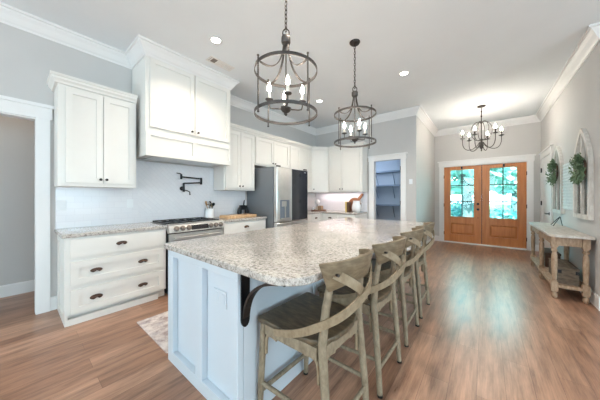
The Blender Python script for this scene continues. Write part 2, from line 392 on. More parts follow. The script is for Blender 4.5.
# ------------------------------------------------------------------ front double doors and right-hand door
def hinge(bm, x, y, z): tube(bm, [(x, y, z-.045), (x, y, z+.045)], .011, 8)
dr = sroot('door_1', (-.09, YF, 0))
bm = bmn(); T = YF-.024
box(bm, -1.06, -.95, T, YF, 0, 2.14); box(bm, .765, .875, T, YF, 0, 2.14); box(bm, -1.075, .89, T-.004, YF, 2.14, 2.26)
box(bm, -1.10, .915, T-.024, YF, 2.26, 2.295)
box(bm, -.96, -.945, YF, YF+.13, 0, 2.14); box(bm, .760, .775, YF, YF+.13, 0, 2.14); box(bm, -.945, .760, YF, YF+.13, 2.127, 2.145)
obj('casing', bm, 'trim', dr)
bm = bmn(); box(bm, -.945, .760, YF-.03, YF+.14, .0005, .022); obj('threshold', bm, 'trim', dr)
def leaf(x0, x1, g0, g1):
    y0, y1 = YF+.02, YF+.062; z0, z1 = .028, 2.124; gz0, gz1 = .715, 2.04
    lf = bmn()
    box(lf, x0, g0, y0, y1, z0, z1); box(lf, g1, x1, y0, y1, z0, z1)
    box(lf, g0, g1, y0, y1, gz1, z1); box(lf, g0, g1, y0, y1, .56, gz0); box(lf, g0, g1, y0, y1, z0, .235)
    box(lf, g0, g1, y0+.036, y1-.002, .235, .56)
    L = obj('door_leaf', lf, 'doorwood', dr)
    # raised lower panel
    p = bmn(); m = .022
    outer = [(g0+m, .235+m), (g1-m, .235+m), (g1-m, .56-m), (g0+m, .56-m)]; q = m+.028
    inner = [(g0+q, .235+q), (g1-q, .235+q), (g1-q, .56-q), (g0+q, .56-q)]
    loft(p, [[(x, y0+.0355, z) for x, z in outer], [(x, y0+.012, z) for x, z in inner]])
    obj('lower_panel', p, 'doorwood', L)
    b = bmn(); s = .016
    for a in ((g0, g0+s, gz0, gz1), (g1-s, g1, gz0, gz1), (g0+s, g1-s, gz0, gz0+s), (g0+s, g1-s, gz1-s, gz1)): box(b, a[0], a[1], y0-.006, y0+.012, a[2], a[3])
    obj('glazing_bead', b, 'doorwood', L)
    g = bmn(); box(g, g0, g1, y0+.024, y0+.030, gz0, gz1); obj('glass', g, 'glass', L)
    mu = bmn(); xm = (g0+g1)/2
    box(mu, xm-.011, xm+.011, y0+.002, y0+.022, gz0+s, gz1-s)
    for k in (1, 2):
        zz = gz0+(gz1-gz0)*k/3
        for a, c in ((g0+s, xm-.011), (xm+.011, g1-s)): box(mu, a, c, y0+.002, y0+.022, zz-.011, zz+.011)
    o = obj('glazing_bar', mu, 'iron', L); o['label'] = 'dark glazing bars of a six-pane window'
    return L
Lf = leaf(-.943, -.100, -.80, -.245); Rt = leaf(-.086, .758, .055, .605)
bm = bmn(); box(bm, -.0995, -.0865, YF+.03, YF+.05, .028, 2.124); obj('weather_strip', bm, 'black', dr)
bm = bmn()
for z, rr in ((1.09, .030), (.945, .033)):
    tube(bm, [(-.172, YF+.02, z), (-.172, YF+.008, z)], rr, 14); tube(bm, [(-.172, YF+.008, z), (-.172, YF-.03, z)], [.012, .014], 10)
tube(bm, [(-.172, YF-.03, .945), (-.172, YF-.045, .945), (-.172, YF-.07, .945)], [.016, .030, .022], 14)
tube(bm, [(-.172, YF-.03, 1.09), (-.172, YF-.045, 1.09)], [.018, .020], 12)
tube(bm, [(-.172, YF+.02, .72), (-.172, YF+.012, .72)], .011, 8)
o = obj('door_handle', bm, 'black', dr, smooth=True)
for x in (-.950, .763):
    for z in (1.85, 1.05, .25):
        bm = bmn(); hinge(bm, x, YF+.008, z); obj('hinge', bm, 'black', dr)
bm = bmn(); box(bm, -.548, -.508, YF+.004, YF+.02, 2.05, 2.115); box(bm, .325, .365, YF+.004, YF+.02, 2.04, 2.115); obj('door_bolt', bm, 'black', dr)

d3 = sroot('door_2', (XR, 7.06, 0)); fr = Frame((XR, 0, 0), (0, 1, 0), (-1, 0, 0))
bm = bmn(); fbox(bm, fr, 6.52, 6.63, 0, .024, 0, 2.14); fbox(bm, fr, 7.55, 7.66, 0, .024, 0, 2.14); fbox(bm, fr, 6.505, 7.675, 0, .028, 2.14, 2.255); fbox(bm, fr, 6.48, 7.70, 0, .05, 2.255, 2.285)
obj('casing', bm, 'trim', d3)
bm = bmn()
for a in ((6.64, 6.75, .01, 2.13), (7.43, 7.54, .01, 2.13), (6.75, 7.43, .01, .22), (6.75, 7.43, 1.0, 1.12), (6.75, 7.43, 2.0, 2.13)): fbox(bm, fr, a[0], a[1], .002, .016, a[2], a[3])
fbox(bm, fr, 6.75, 7.43, .002, .008, .22, 1.0); fbox(bm, fr, 6.75, 7.43, .002, .008, 1.12, 2.0)
obj('door_leaf', bm, 'trim', d3)
for z in (1.88, 1.14, .3):
    bm = bmn(); fbox(bm, fr, 7.52, 7.57, .016, .034, z-.05, z+.05); obj('hinge', bm, 'black', d3)
bm = bmn(); tube(bm, [fr.p(6.74, .016, .94), fr.p(6.74, .024, .94)], .032, 14); tube(bm, [fr.p(6.74, .024, .94), fr.p(6.74, .07, .94)], .011, 8)
tube(bm, [fr.p(6.725, .065, .94), fr.p(6.85, .065, .945)], [.011, .009], 8); obj('door_handle', bm, 'black', d3, smooth=True)

# ------------------------------------------------------------------ cabinets
LW = Frame((0, 0, 0), (0, 1, 0), (1, 0, 0))
def shaker(bm, fr, u0, u1, n0, z0, z1, rail=.058, t=.022, rec=.013):
    fbox(bm, fr, u0, u0+rail, n0, n0+t, z0, z1); fbox(bm, fr, u1-rail, u1, n0, n0+t, z0, z1)
    fbox(bm, fr, u0+rail, u1-rail, n0, n0+t, z0, z0+rail); fbox(bm, fr, u0+rail, u1-rail, n0, n0+t, z1-rail, z1)
    fbox(bm, fr, u0+rail, u1-rail, n0, n0+t-rec, z0+rail, z1-rail)
def knob(fr, u, n, z, parent):
    bm = bmn(); tube(bm, [fr.p(u, n, z), fr.p(u, n+.006, z), fr.p(u, n+.014, z), fr.p(u, n+.018, z), fr.p(u, n+.026, z), fr.p(u, n+.029, z)], [.009, .006, .006, .014, .015, .008], 12)
    o = obj('knob', bm, 'iron', parent, smooth=True); o['label'] = 'dark bronze knob'
def cup_pull(fr, u, n, z, parent, W=.102, H=.046, D=.026):
    bm = bmn(); rings = []
    for j in range(7):
        q = math.sin(PI/2*j/6) if j else .02; dd = math.cos(PI/2*j/6); row = []
        for i in range(20):
            a = math.radians(-58) + math.radians(296)*i/19
            row.append(fr.p(u + W/2*q*math.cos(a), n + .001 + D*dd, z + H/2*q*math.sin(a)))
        rings.append(row)
    loft(bm, rings, closed=False, caps=False)
    o = obj('cup_pull', bm, 'bronze', parent, smooth=True); o['label'] = 'dark bronze cup pull'
    md = o.modifiers.new('thick', 'SOLIDIFY'); md.thickness = .003; o.modifiers.move(1, 0)
def upper(name, label, fr, u0, u1, z0, z1, depth, doors, cat='cabinet', frieze=None):
    c = fr.p((u0+u1)/2, -depth/2, z0); t = thing(name, label, cat, c)
    bm = bmn(); fbox(bm, fr, u0, u1, -depth, 0, z0, z1); obj('cabinet_body', bm, 'cab', t)
    for (a, b, za, zb, ku) in doors:
        bm = bmn(); shaker(bm, fr, a, b, .001, za, zb); d = obj('door', bm, 'cab', t)
        if ku is not None: knob(fr, ku, .023, za+.045, d)
    return t
XU = -3.5
UF = Frame((XU, 0, 0), (0, 1, 0), (1, 0, 0)); dU = XU-XL-.003
t = upper('wall_cabinet', 'two-door cream wall cabinet hanging alone beside the hallway opening', UF, .29, .988, 1.395, 2.49, dU,
          [(.345, .655, 1.435, 2.45, .632), (.663, .965, 1.435, 2.45, .686)])
cabcrown = [(0, 2.475), (.020, 2.475), (.026, 2.495), (.045, 2.515), (.048, 2.535), (.058, 2.54), (.058, 2.566), (0, 2.566)]
bm = bmn(); sweep(bm, [(XL, .2895), (XU, .2895), (XU+.0005, .987)], cabcrown); obj('crown', bm, 'cab', t)
# hood cabinet
HF = Frame((HX, 0, 0), (0, 1, 0), (1, 0, 0))
t = thing('range_hood', 'tall cream hood cabinet rising to the ceiling over the range', 'range hood', (-3.56, 1.64, 1.80))
bm = bmn(); zb = 1.80
box(bm, XL+.012, HX, H0, H0+.02, zb, 3.044); box(bm, XL+.012, HX, H1-.02, H1, zb, 3.044); box(bm, XL+.012, HX, H0+.02, H1-.02, 2.9, 3.044); box(bm, HX-.02, HX, H0+.02, H1-.02, zb, 2.9)
box(bm, XL+.012, HX-.02, H0+.02, H1-.02, zb+.02, zb+.04)
obj('hood_body', bm, 'cab', t)
ym = 1.645
for a, b, ku in ((1.075, ym-.008, ym-.045), (ym+.008, 2.225, ym+.045)):
    bm = bmn(); shaker(bm, HF, a, b, .001, 2.165, 3.035); d = obj('door', bm, 'cab', t); knob(HF, ku, .023, 2.21, d)
bm = bmn()
u0, u1 = H0, H1; n0, n1 = .001, .020
fbox(bm, HF, u0, u1, n0, n1, zb, 1.865); fbox(bm, HF, u0, u1, n0, n1, 2.055, 2.095)
for a, b in ((u0, 1.085), (ym-.03, ym+.03), (2.205, u1)): fbox(bm, HF, a, b, n0, n1, 1.865, 2.055)
fbox(bm, HF, 1.085, ym-.03, n0, .003, 1.865, 2.055); fbox(bm, HF, ym+.03, 2.205, n0, .003, 1.865, 2.055)
obj('lower_panel', bm, 'cab', t)
bm = bmn(); box(bm, XL+.05, HX-.06, H0+.12, H1-.12, zb+.006, zb+.02); o = obj('filter_grille', bm, 'steel', t); o['label'] = 'steel filter panel under the hood'
# run of wall cabinets right of the hood
t = upper('wall_cabinet', 'two-door cream wall cabinet between the hood and the refrigerator', UF, 2.262, 2.935, 1.40, 2.49, dU,
          [(2.285, 2.594, 1.43, 2.45, 2.565), (2.602, 2.915, 1.43, 2.45, 2.63)])
t = upper('wall_cabinet', 'short cream two-door cabinet above the refrigerator', UF, 2.94, 3.94, 1.90, 2.49, dU,
          [(2.955, 3.43, 1.93, 2.45, 3.40), (3.438, 3.93, 1.93, 2.45, 3.47)])
t = upper('wall_cabinet', 'two-door cream wall cabinet just past the refrigerator on the range wall', UF, 3.945, 4.775, 1.40, 2.49, dU,
          [(3.965, 4.33, 1.43, 2.45, 4.30), (4.338, 4.735, 1.43, 2.45, 4.37)])
ca, cb_ = Vector((XU, 4.80, 0)), Vector((-3.2, 5.13, 0)); du = (cb_-ca); DL = du.length
DF = Frame(ca, du, (du.y, -du.x, 0))
t = thing('corner_wall_cabinet', 'single-door cream wall cabinet set diagonally in the kitchen corner', 'cabinet', (-3.5, 5.2, 1.40))
bm = bmn(); prism(bm, [(XL+.012, 4.782), (XU, 4.782), (XU, 4.80), (-3.2, 5.13), (-3.19, 5.13), (-3.19, YK-.012), (XL+.012, YK-.012)], 1.40, 2.49); obj('cabinet_body', bm, 'cab', t)
bm = bmn(); shaker(bm, DF, .03, DL-.03, .001, 1.43, 2.45); d = obj('door', bm, 'cab', t); knob(DF, .06, .023, 1.475, d)
BF = Frame((0, 5.13, 0), (1, 0, 0), (0, -1, 0))
t = upper('wall_cabinet', 'two-door cream wall cabinet on the back wall above the pitcher', BF, -3.183, -2.262, 1.40, 2.49, YK-5.13-.012,
          [(-3.165, -2.80, 1.43, 2.45, -2.832), (-2.792, -2.33, 1.43, 2.45, -2.76)])
bm = bmn(); sweep(bm, [(XU, 2.262), (XU, 4.80), (-3.2, 5.13), (-2.2615, 5.13), (-2.2615, YK)], cabcrown); struct('trim_5', bm, 'cab')

# base cabinets
XB = -3.215
BL = Frame((XB, 0, 0), (0, 1, 0), (1, 0, 0)); dB = XB-XL-.003
t = thing('drawer_cabinet', 'cream three-drawer base cabinet standing left of the range', 'cabinet', (-3.5, .77, 0))
bm = bmn(); fbox(bm, BL, .335, 1.232, -dB, 0, .10, .873); fbox(bm, BL, .335, 1.232, -dB, -.05, .0, .10)
obj('cabinet_body', bm, 'cab', t)
bm = bmn(); SF = Frame((0, .335, 0), (1, 0, 0), (0, -1, 0)); shaker(bm, SF, XL+.018, XB, 0, 0.0, .873, .07, .022, .014); obj('side_panel', bm, 'cab', t)
bm = bmn(); fbox(bm, BL, .335, 1.14, -.048, .004, 0, .062); obj('base_moulding', bm, 'cab', t)
def drawer(fr, u0, u1, z0, z1, pulls, parent, flat=False):
    bm = bmn()
    if flat: fbox(bm, fr, u0, u1, .001, .021, z0, z1)
    else: shaker(bm, fr, u0, u1, .001, z0, z1, .062)
    d = obj('drawer', bm, 'cab', parent)
    for u in pulls: cup_pull(fr, u, .021 if flat else .011 if False else .021, (z0+z1)/2 + (0 if flat else -.002), d) if flat else cup_pull(fr, u, .010, (z0+z1)/2, d)
drawer(BL, .352, 1.205, .672, .853, [.765], t, True)
drawer(BL, .352, 1.205, .395, .628, [.55, .975], t)
drawer(BL, .352, 1.205, .112, .348, [.55, .975], t)
def base_cab(name, label, fr, u0, u1, depth, pulls):
    t = thing(name, label, 'cabinet', fr.p((u0+u1)/2, -depth/2, 0))
    bm = bmn(); fbox(bm, fr, u0, u1, -depth, 0, .10, .873); fbox(bm, fr, u0, u1, -depth, -.06, 0, .10); obj('cabinet_body', bm, 'cab', t)
    n = len(pulls); wd = (u1-u0-.03)/n
    for k in range(n):
        a = u0+.015+k*wd+.006; b = a+wd-.012
        drawer(fr, a, b, .69, .853, [(a+b)/2], t, True)
        bm = bmn(); shaker(bm, fr, a, b, .001, .12, .67); d = obj('door', bm, 'cab', t); knob(fr, b-.04 if k == 0 else a+.04, .023, .60, d)
    return t
base_cab('base_cabinet', 'cream base cabinet between the range and the refrigerator', BL, 2.046, 2.962, dB, [0])
base_cab('base_cabinet', 'cream base cabinet past the refrigerator on the range wall', BL, 3.96, 4.80, dB, [0, 0])
KB = Frame((0, 4.85, 0), (1, 0, 0), (0, -1, 0))
t = thing('corner_base_cabinet', 'cream corner base cabinet under the tray with the box', 'cabinet', (-3.5, 5.1, 0))
bm = bmn(); box(bm, XL+.003, -3.20, 4.803, YK-.003, .1, .873); box(bm, XL+.003, -3.26, 4.91, YK-.003, 0, .1); obj('cabinet_body', bm, 'cab', t)
base_cab('base_cabinet', 'cream base cabinet on the back wall under the white pitcher', KB, -3.195, -2.285, YK-4.85-.003, [0, 0])
def worktop(name, label, poly, z0=.875, z1=.915, bev=.008):
    bm = bmn(); prism(bm, poly, z0, z1)
    return tag(obj(name, bm, 'granite', bevel=bev), label, 'countertop')
worktop('countertop', 'short granite countertop on the drawer cabinet left of the range', [(XL+.009, .288), (-3.185, .288), (-3.185, 1.238), (XL+.009, 1.238)])
worktop('countertop', 'granite countertop under the butcher block right of the range', [(XL+.009, 2.040), (-3.185, 2.040), (-3.185, 2.968), (XL+.009, 2.968)])
worktop('countertop', 'L-shaped granite countertop in the back corner under the white pitcher', [(XL+.009, 3.95), (-3.185, 3.95), (-3.185, 4.82), (-2.275, 4.82), (-2.275, YK-.009), (XL+.009, YK-.009)])

# ------------------------------------------------------------------ range
R0, R1, RX = 1.248, 2.030, -3.165
t = thing('range', 'stainless steel gas range standing under the hood cabinet', 'stove', (-3.5, 1.64, 0))
bm = bmn(); box(bm, XL+.02, RX-.02, R0, R1, .09, .90); box(bm, XL+.02, RX-.08, R0+.02, R1-.02, 0, .09); obj('oven_body', bm, 'black', t)
bm = bmn(); box(bm, XL+.02, RX-.07, R0, R1, .901, .913); o = obj('cooktop', bm, 'black', t)
bm = bmn(); rings = []
for y in (R0-.006, R1+.006): rings.append([(RX-.07, y, .920), (RX-.030, y, .930), (RX+.010, y, .912), (RX+.042, y, .815), (RX-.02, y, .803), (RX-.07, y, .86)])
loft(bm, rings); obj('control_panel', bm, 'steel', t, bevel=.004)
PN = Vector((.075, 0, .025)).normalized()
for y in (1.33, 1.41, 1.49, 1.81, 1.89, 1.97):
    b0 = Vector((RX+.0285, y, .8625)); bm = bmn()
    tube(bm, [b0, b0+PN*.012, b0+PN*.014, b0+PN*.034, b0+PN*.036], [.034, .034, .028, .026, .014], 16); o = obj('knob', bm, 'knobsteel', t, smooth=True); o['label'] = 'round steel burner knob'
bm = bmn(); c = Vector((RX+.0285, 1.65, .8625)); up = Vector((-.025, 0, .075)).normalized()
vs = [c+PN*d+Vector((0, sy*.125, 0))+up*(su*.032) for d in (-.001, .002) for su in (-1, 1) for sy in (-1, 1)]
vv = [bm.verts.new(p) for p in vs]
for f in ((0,2,3,1),(4,5,7,6),(0,1,5,4),(2,6,7,3),(0,4,6,2),(1,3,7,5)): bm.faces.new([vv[i] for i in f])
obj('display', bm, 'black', t)
bm = bmn(); box(bm, RX-.02, RX+.015, R0+.003, R1-.003, .27, .795); dd = obj('oven_door', bm, 'steel', t, bevel=.004)
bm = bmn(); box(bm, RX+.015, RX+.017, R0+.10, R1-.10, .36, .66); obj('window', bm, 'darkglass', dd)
bm = bmn(); tube(bm, [(RX+.055, R0+.05, .745), (RX+.055, R1-.05, .745)], .012, 12)
for y in (R0+.09, R1-.09): tube(bm, [(RX+.014, y, .745), (RX+.055, y, .745)], .009, 8)
obj('handle', bm, 'steel', dd, smooth=True)
bm = bmn(); box(bm, RX-.02, RX+.012, R0+.003, R1-.003, .095, .262); obj('storage_drawer', bm, 'steel', t, bevel=.004)
for a, b in ((R0+.02, 1.505), (1.51, 1.77), (1.775, R1-.02)):
    bm = bmn()
    for x in (XL+.06, -3.53, RX-.085): box(bm, x-.009, x+.009, a, b, .926, .938)
    for y in (a+.008, (a+b)/2, b-.008): box(bm, XL+.06, RX-.085, y-.008, y+.008, .924, .936)
    for x in (XL+.06, RX-.085):
        for y in (a+.008, b-.008): box(bm, x-.009, x+.009, y-.008, y+.008, .913, .926)
    obj('grate', bm, 'black', t)
for x in (-3.67, -3.38):
    for y in (1.36, 1.64, 1.90):
        bm = bmn(); lathe(bm, [(.045, 0), (.045, .006), (.03, .008), (.03, .013), (.005, .0135)], x, y, .9135, 14); obj('burner', bm, 'black', t, smooth=True)

# ------------------------------------------------------------------ refrigerator
f0, f1, fs = 3.0, 3.925, 3.395
t = thing('refrigerator', 'stainless refrigerator with grey sides, water dispenser and dark glass right door', 'refrigerator', (-3.4, 3.46, 0))
bm = bmn(); box(bm, XL+.03, -3.045, f0-.012, f1, .03, 1.835); box(bm, XL+.1, -3.12, f0+.05, f1-.05, 0, .03); o = obj('fridge_body', bm, 'darksteel', t); o['label'] = 'dark grey side and top of the body'
def fdoor(a, b, z0, z1, m, name):
    bm = bmn(); rings = []
    box(bm, -3.04, -2.955, a, b, z0, z1); return obj(name, bm, m, t, bevel=.012)
dz0, dz1 = .81, 1.835
dl = fdoor(f0, fs-.004, dz0, dz1, 'steel', 'left_door'); rd = fdoor(fs+.004, f1, dz0, dz1, 'steel', 'right_door')
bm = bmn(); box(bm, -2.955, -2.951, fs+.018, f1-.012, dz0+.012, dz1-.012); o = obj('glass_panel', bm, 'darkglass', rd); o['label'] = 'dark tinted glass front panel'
fdoor(f0, fs-.004, .05, dz0-.012, 'steel', 'lower_left_door'); fdoor(fs+.004, f1, .05, dz0-.012, 'steel', 'lower_right_door')
bm = bmn(); box(bm, -2.956, -2.950, 3.07, 3.335, .865, 1.225); dp = obj('dispenser', bm, 'steelblue', dl)
bm = bmn()
for a in ((3.055, 3.07, .85, 1.24), (3.335, 3.35, .85, 1.24), (3.07, 3.335, .85, .868), (3.07, 3.335, 1.222, 1.24)): box(bm, -2.956, -2.944, *a)
box(bm, -2.95, -2.925, 3.09, 3.315, .868, .885); obj('dispenser_frame', bm, 'steel', dp)
bm = bmn(); box(bm, -2.95, -2.938, 3.12, 3.24, 1.10, 1.20); box(bm, -2.95, -2.94, 3.20, 3.225, .89, 1.10); obj('spout', bm, 'steel', dp)
bm = bmn(); box(bm, -3.0, -2.96, f0+.02, f0+.10, 1.836, 1.86); box(bm, -3.0, -2.96, f1-.10, f1-.02, 1.836, 1.86); obj('top_hinge', bm, 'black', t)
bm = bmn(); box(bm, -2.951, -2.950, 3.80, 3.86, 1.775, 1.79); obj('badge', bm, 'steel', rd)

# ------------------------------------------------------------------ island
ix0, ix1, iy0, iy1 = -1.955, -1.055, .765, 3.70
t = thing('kitchen_island', 'long white panelled kitchen island base under the granite top', 'kitchen island', (-1.5, 2.23, 0))
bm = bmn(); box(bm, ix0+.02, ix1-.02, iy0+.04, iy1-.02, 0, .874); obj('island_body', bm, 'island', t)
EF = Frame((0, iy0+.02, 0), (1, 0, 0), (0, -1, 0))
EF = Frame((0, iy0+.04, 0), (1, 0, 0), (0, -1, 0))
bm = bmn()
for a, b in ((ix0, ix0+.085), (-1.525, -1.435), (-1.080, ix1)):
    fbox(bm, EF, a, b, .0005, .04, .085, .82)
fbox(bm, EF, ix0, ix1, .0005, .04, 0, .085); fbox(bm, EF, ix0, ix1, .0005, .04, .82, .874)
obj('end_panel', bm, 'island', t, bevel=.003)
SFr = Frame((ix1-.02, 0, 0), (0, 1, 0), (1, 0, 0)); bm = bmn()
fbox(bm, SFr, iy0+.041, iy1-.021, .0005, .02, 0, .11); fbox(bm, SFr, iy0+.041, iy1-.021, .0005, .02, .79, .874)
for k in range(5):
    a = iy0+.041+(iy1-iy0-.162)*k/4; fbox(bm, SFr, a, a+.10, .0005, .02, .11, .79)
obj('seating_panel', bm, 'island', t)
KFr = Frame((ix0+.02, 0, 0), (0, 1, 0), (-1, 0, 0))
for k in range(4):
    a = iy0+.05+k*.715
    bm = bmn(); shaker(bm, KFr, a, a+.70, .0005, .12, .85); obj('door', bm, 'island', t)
bm = bmn(); cc = .13; pts = []
tx0, tx1, ty0, ty1 = -1.985, -.625, .738, 3.745
for (cx_, cy_, a0, rr) in ((tx0, ty0, PI, .02), (tx1, ty0, 1.5*PI, .17), (tx1, ty1, 0, .12), (tx0, ty1, .5*PI, .02)):
    sx = 1 if cx_ == tx0 else -1; sy = 1 if cy_ == ty0 else -1
    n = 10 if rr > .05 else 3
    for k in range(n+1):
        a = a0 + PI/2*k/n; pts.append((cx_+sx*rr+rr*math.cos(a), cy_+sy*rr+rr*math.sin(a)))
prism(bm, pts, .875, .915)
tag(obj('island_countertop', bm, 'granite', bevel=.008), 'large speckled granite slab with rounded corners on the island', 'countertop')
# iron bracket under the overhang
t = thing('overhang_bracket', 'black arched iron bracket under the island overhang beside the near stool', 'bracket', (ix1, .82, .55))
bm = bmn(); by0, by1 = .785, .842
poly = [(by0, .60), (by0, .873), (by1, .873), (by1, .60)] + [((by0+by1)/2 + .0285*math.cos(a), .60 + .045*math.sin(a)) for a in [-.3, -.7, -1.1, -PI/2, -2.04, -2.44, -2.84]]
a = [bm.verts.new((ix1+.001, y, z)) for y, z in poly]; b = [bm.verts.new((ix1+.011, y, z)) for y, z in poly]
bm.faces.new(a); bm.faces.new(b[::-1])
for i in range(len(poly)): j = (i+1) % len(poly); bm.faces.new((a[i], b[i], b[j], a[j]))
obj('wall_plate', bm, 'black', t)
bm = bmn(); box(bm, ix1+.012, ix1+.33, by0, by1, .863, .8735); obj('top_plate', bm, 'black', t)
bm = bmn(); ribbon(bm, bezier((ix1+.012, .813, .61), (ix1+.03, .813, .75), (ix1+.11, .813, .83), (ix1+.28, .813, .860), 14), (0, 1, 0), .045, .012); obj('arch', bm, 'iron', t)
def outlet(name, label, fr, u, n, z, wd, h, gangs, cat='outlet', pm='plate'):
    t = thing(name, label, cat, fr.p(u, n, z-h/2))
    bm = bmn(); fbox(bm, fr, u-wd/2, u+wd/2, n, n+.006, z-h/2, z+h/2); obj('cover_plate', bm, pm, t, bevel=.002)
    for k in range(gangs):
        bm = bmn(); c = u+(k-(gangs-1)/2)*wd/gangs
        fbox(bm, fr, c-.016, c+.016, n+.0061, n+.009, z-.032 if h >= .1 else z-.02, z+.032 if h >= .1 else z+.02); obj('socket' if cat == 'outlet' else 'rocker', bm, pm, t)
    return t
outlet('power_outlet', 'white double power outlet on the end panel of the island', EF, -1.278, .001, .655, .135, .10, 2, 'outlet', 'island')
outlet('light_switch', 'white switch plate on tile just right of the hallway opening', LW, .345, XL+.0085, 1.185, .085, .115, 1, 'switch')
outlet('power_outlet', 'white outlet on tile above the left countertop near the range', LW, 1.005, XL+.0085, 1.19, .075, .115, 1)
outlet('power_outlet', 'white outlet on tile behind the butcher block', LW, 2.72, XL+.0085, 1.02, .075, .115, 1)
outlet('light_switch', 'small white switch on the wall right of the pantry doorway', Frame((0, YK, 0), (1, 0, 0), (0, -1, 0)), -1.285, .0005, 1.615, .07, .11, 1, 'switch')

# ------------------------------------------------------------------ counter stools
def make_stool(label):
    t = thing('counter_stool', label, 'stool', (0, 0, 0), 'cross-back counter stools along the island')
    W = 'stoolwood'
    for s in (-1, 1):
        bm = bmn(); tube(bm, [(.248, s*.200, 0), (.230, s*.195, .25), (.200, s*.185, .58), (.212, s*.172, .75), (.238, s*.150, .945)], [.017, .020, .022, .020, .017], 12)
        o = obj('back_post', bm, W, t, smooth=True); bm = bmn(); tube(bm, [(.2485, s*.2003, 0), (.2478, s*.200, .014)], .0185, 12); obj('foot_glide', bm, 'black', o)['label'] = 'black rubber foot glide'
        bm = bmn(); tube(bm, [(-.228, s*.212, 0), (-.216, s*.210, .25), (-.198, s*.205, .552)], [.016, .019, .021], 12)
        o = obj('leg', bm, W, t, smooth=True); bm = bmn(); tube(bm, [(-.228, s*.212, 0), (-.2275, s*.212, .014)], .0175, 12); obj('foot_glide', bm, 'black', o)['label'] = 'black rubber foot glide'
    # seat: plank top, wider in front, with softly rounded back
    out = [(-.232, -.222), (-.215, -.236)]
    out += [(.04, -.222), (.14, -.205), (.195, -.165), (.222, -.09), (.23, 0)]
    out += [(x, -y) for x, y in out[-2::-1]]
    bm = bmn(); prism(bm, out, .561, .588); obj('seat', bm, 'seatwood', t, bevel=.008)
    bm = bmn(); box(bm, -.212, -.192, -.184, .184, .501, .5605)
    for s in (-1, 1):
        loft(bm, [[(x, s*yy+o, z) for o, z in ((-.010, .501), (.010, .501), (.010, .5605), (-.010, .5605))] for x, yy in ((-.176, .208), (.178, .192))])
    box(bm, .186, .206, -.162, .162, .501, .5605); obj('apron', bm, W, t)
    # wrap-around top rail, higher in the middle
    pts = []
    for k in range(17):
        a = (-PI/2 + PI*k/16)*.90; pts.append((.192+.132*math.cos(a), .196*math.sin(a), .894+.045*math.cos(a)))
    bm = bmn(); ribbon(bm, pts, (.22, 0, 1), [.138 - .018*math.cos(-PI/2+PI*k/16) for k in range(17)], .017); obj('top_rail', bm, 'railwood', t, smooth=True, bevel=.004)
    for s in (-1, 1):
        P = [(.260, s*.172, .925), (.312, s*.11, .880), (.334, s*.02, .815), (.312, -s*.08, .760), (.268, -s*.155, .715), (.195, -s*.214, .672), (.11, -s*.226, .622), (.02, -s*.236, .585), (-.07, -s*.243, .562)]
        Q = []
        V = [Vector(p) for p in P]
        for i in range(len(V)-1):
            a, b, c, d = V[max(i-1, 0)], V[i], V[i+1], V[min(i+2, len(V)-1)]
            for q in range(4):
                u = q/4; Q.append(.5*((2*b)+(c-a)*u+(2*a-5*b+4*c-d)*u*u+(3*b-a-3*c+d)*u**3))
        Q.append(V[-1])
        if s < 0: Q = [q + Vector((-.012 if .2 < i/len(Q) < .5 else 0, 0, 0)) for i, q in enumerate(Q)]
        bm = bmn(); ribbon(bm, Q, (0, 0, 1), [.046-.012*i/len(Q) for i in range(len(Q))], .009); obj('cross_strap', bm, 'strapwood', t, smooth=True)
        bm = bmn(); tube(bm, [(.262, s*.165, .92), (.284, s*.176, .922)], .007, 8); obj('bolt', bm, 'iron', t)
    # stretchers
    for s in (-1, 1):
        bm = bmn(); tube(bm, [(-.226, s*.210, .20), (.232, s*.195, .22)], .0125, 10); obj('side_stretcher', bm, W, t, smooth=True)
    bm = bmn(); tube(bm, [(-.230, -.211, .14), (-.230, .211, .14)], .014, 10); obj('foot_rail', bm, W, t, smooth=True)
    bm = bmn(); tube(bm, [(.236, -.197, .165), (.236, .197, .165)], .0125, 10); obj('back_stretcher', bm, W, t, smooth=True)
    # bent corner braces
    for s in (-1, 1):
        for x0, sx, yy in ((-.178, 1, .207), (.184, -1, .190)):
            bm = bmn(); P = [(x0+.002*sx, s*yy, .386), (x0+.004*sx, s*yy, .456)] + bezier((x0+.006*sx, s*yy, .466), (x0+.01*sx, s*yy, .501), (x0+.03*sx, s*yy, .508), (x0+.09*sx, s*yy, .494), 7)
            tube(bm, P, .0085, 8); obj('brace', bm, 'strapwood', t, smooth=True)
    for x, yy in ((-.203, .183), (.198, .163)):
        for s in (-1, 1):
            bm = bmn(); P = [(x, s*yy, .386), (x, s*(yy-.002), .456)] + bezier((x, s*(yy-.004), .466), (x, s*(yy-.008), .501), (x, s*(yy-.028), .508), (x, s*(yy-.088), .494), 7)
            tube(bm, P, .0085, 8); obj('brace', bm, 'strapwood', t, smooth=True)
    return t
st = make_stool('weathered cross-back wooden stool at the rounded near corner of the island')
st.location = (-.798, 1.11, 0); st.rotation_euler = (0, 0, math.radians(-2))
dup(st, (-.775, 1.680, 0), math.radians(-1), 'weathered cross-back wooden stool second from the near end of the island')
dup(st, (-.780, 2.315, 0), 0, 'weathered cross-back wooden stool third from the near end of the island')
dup(st, (-.785, 2.900, 0), 0, 'weathered cross-back wooden stool farthest along the island, nearest the front doors')

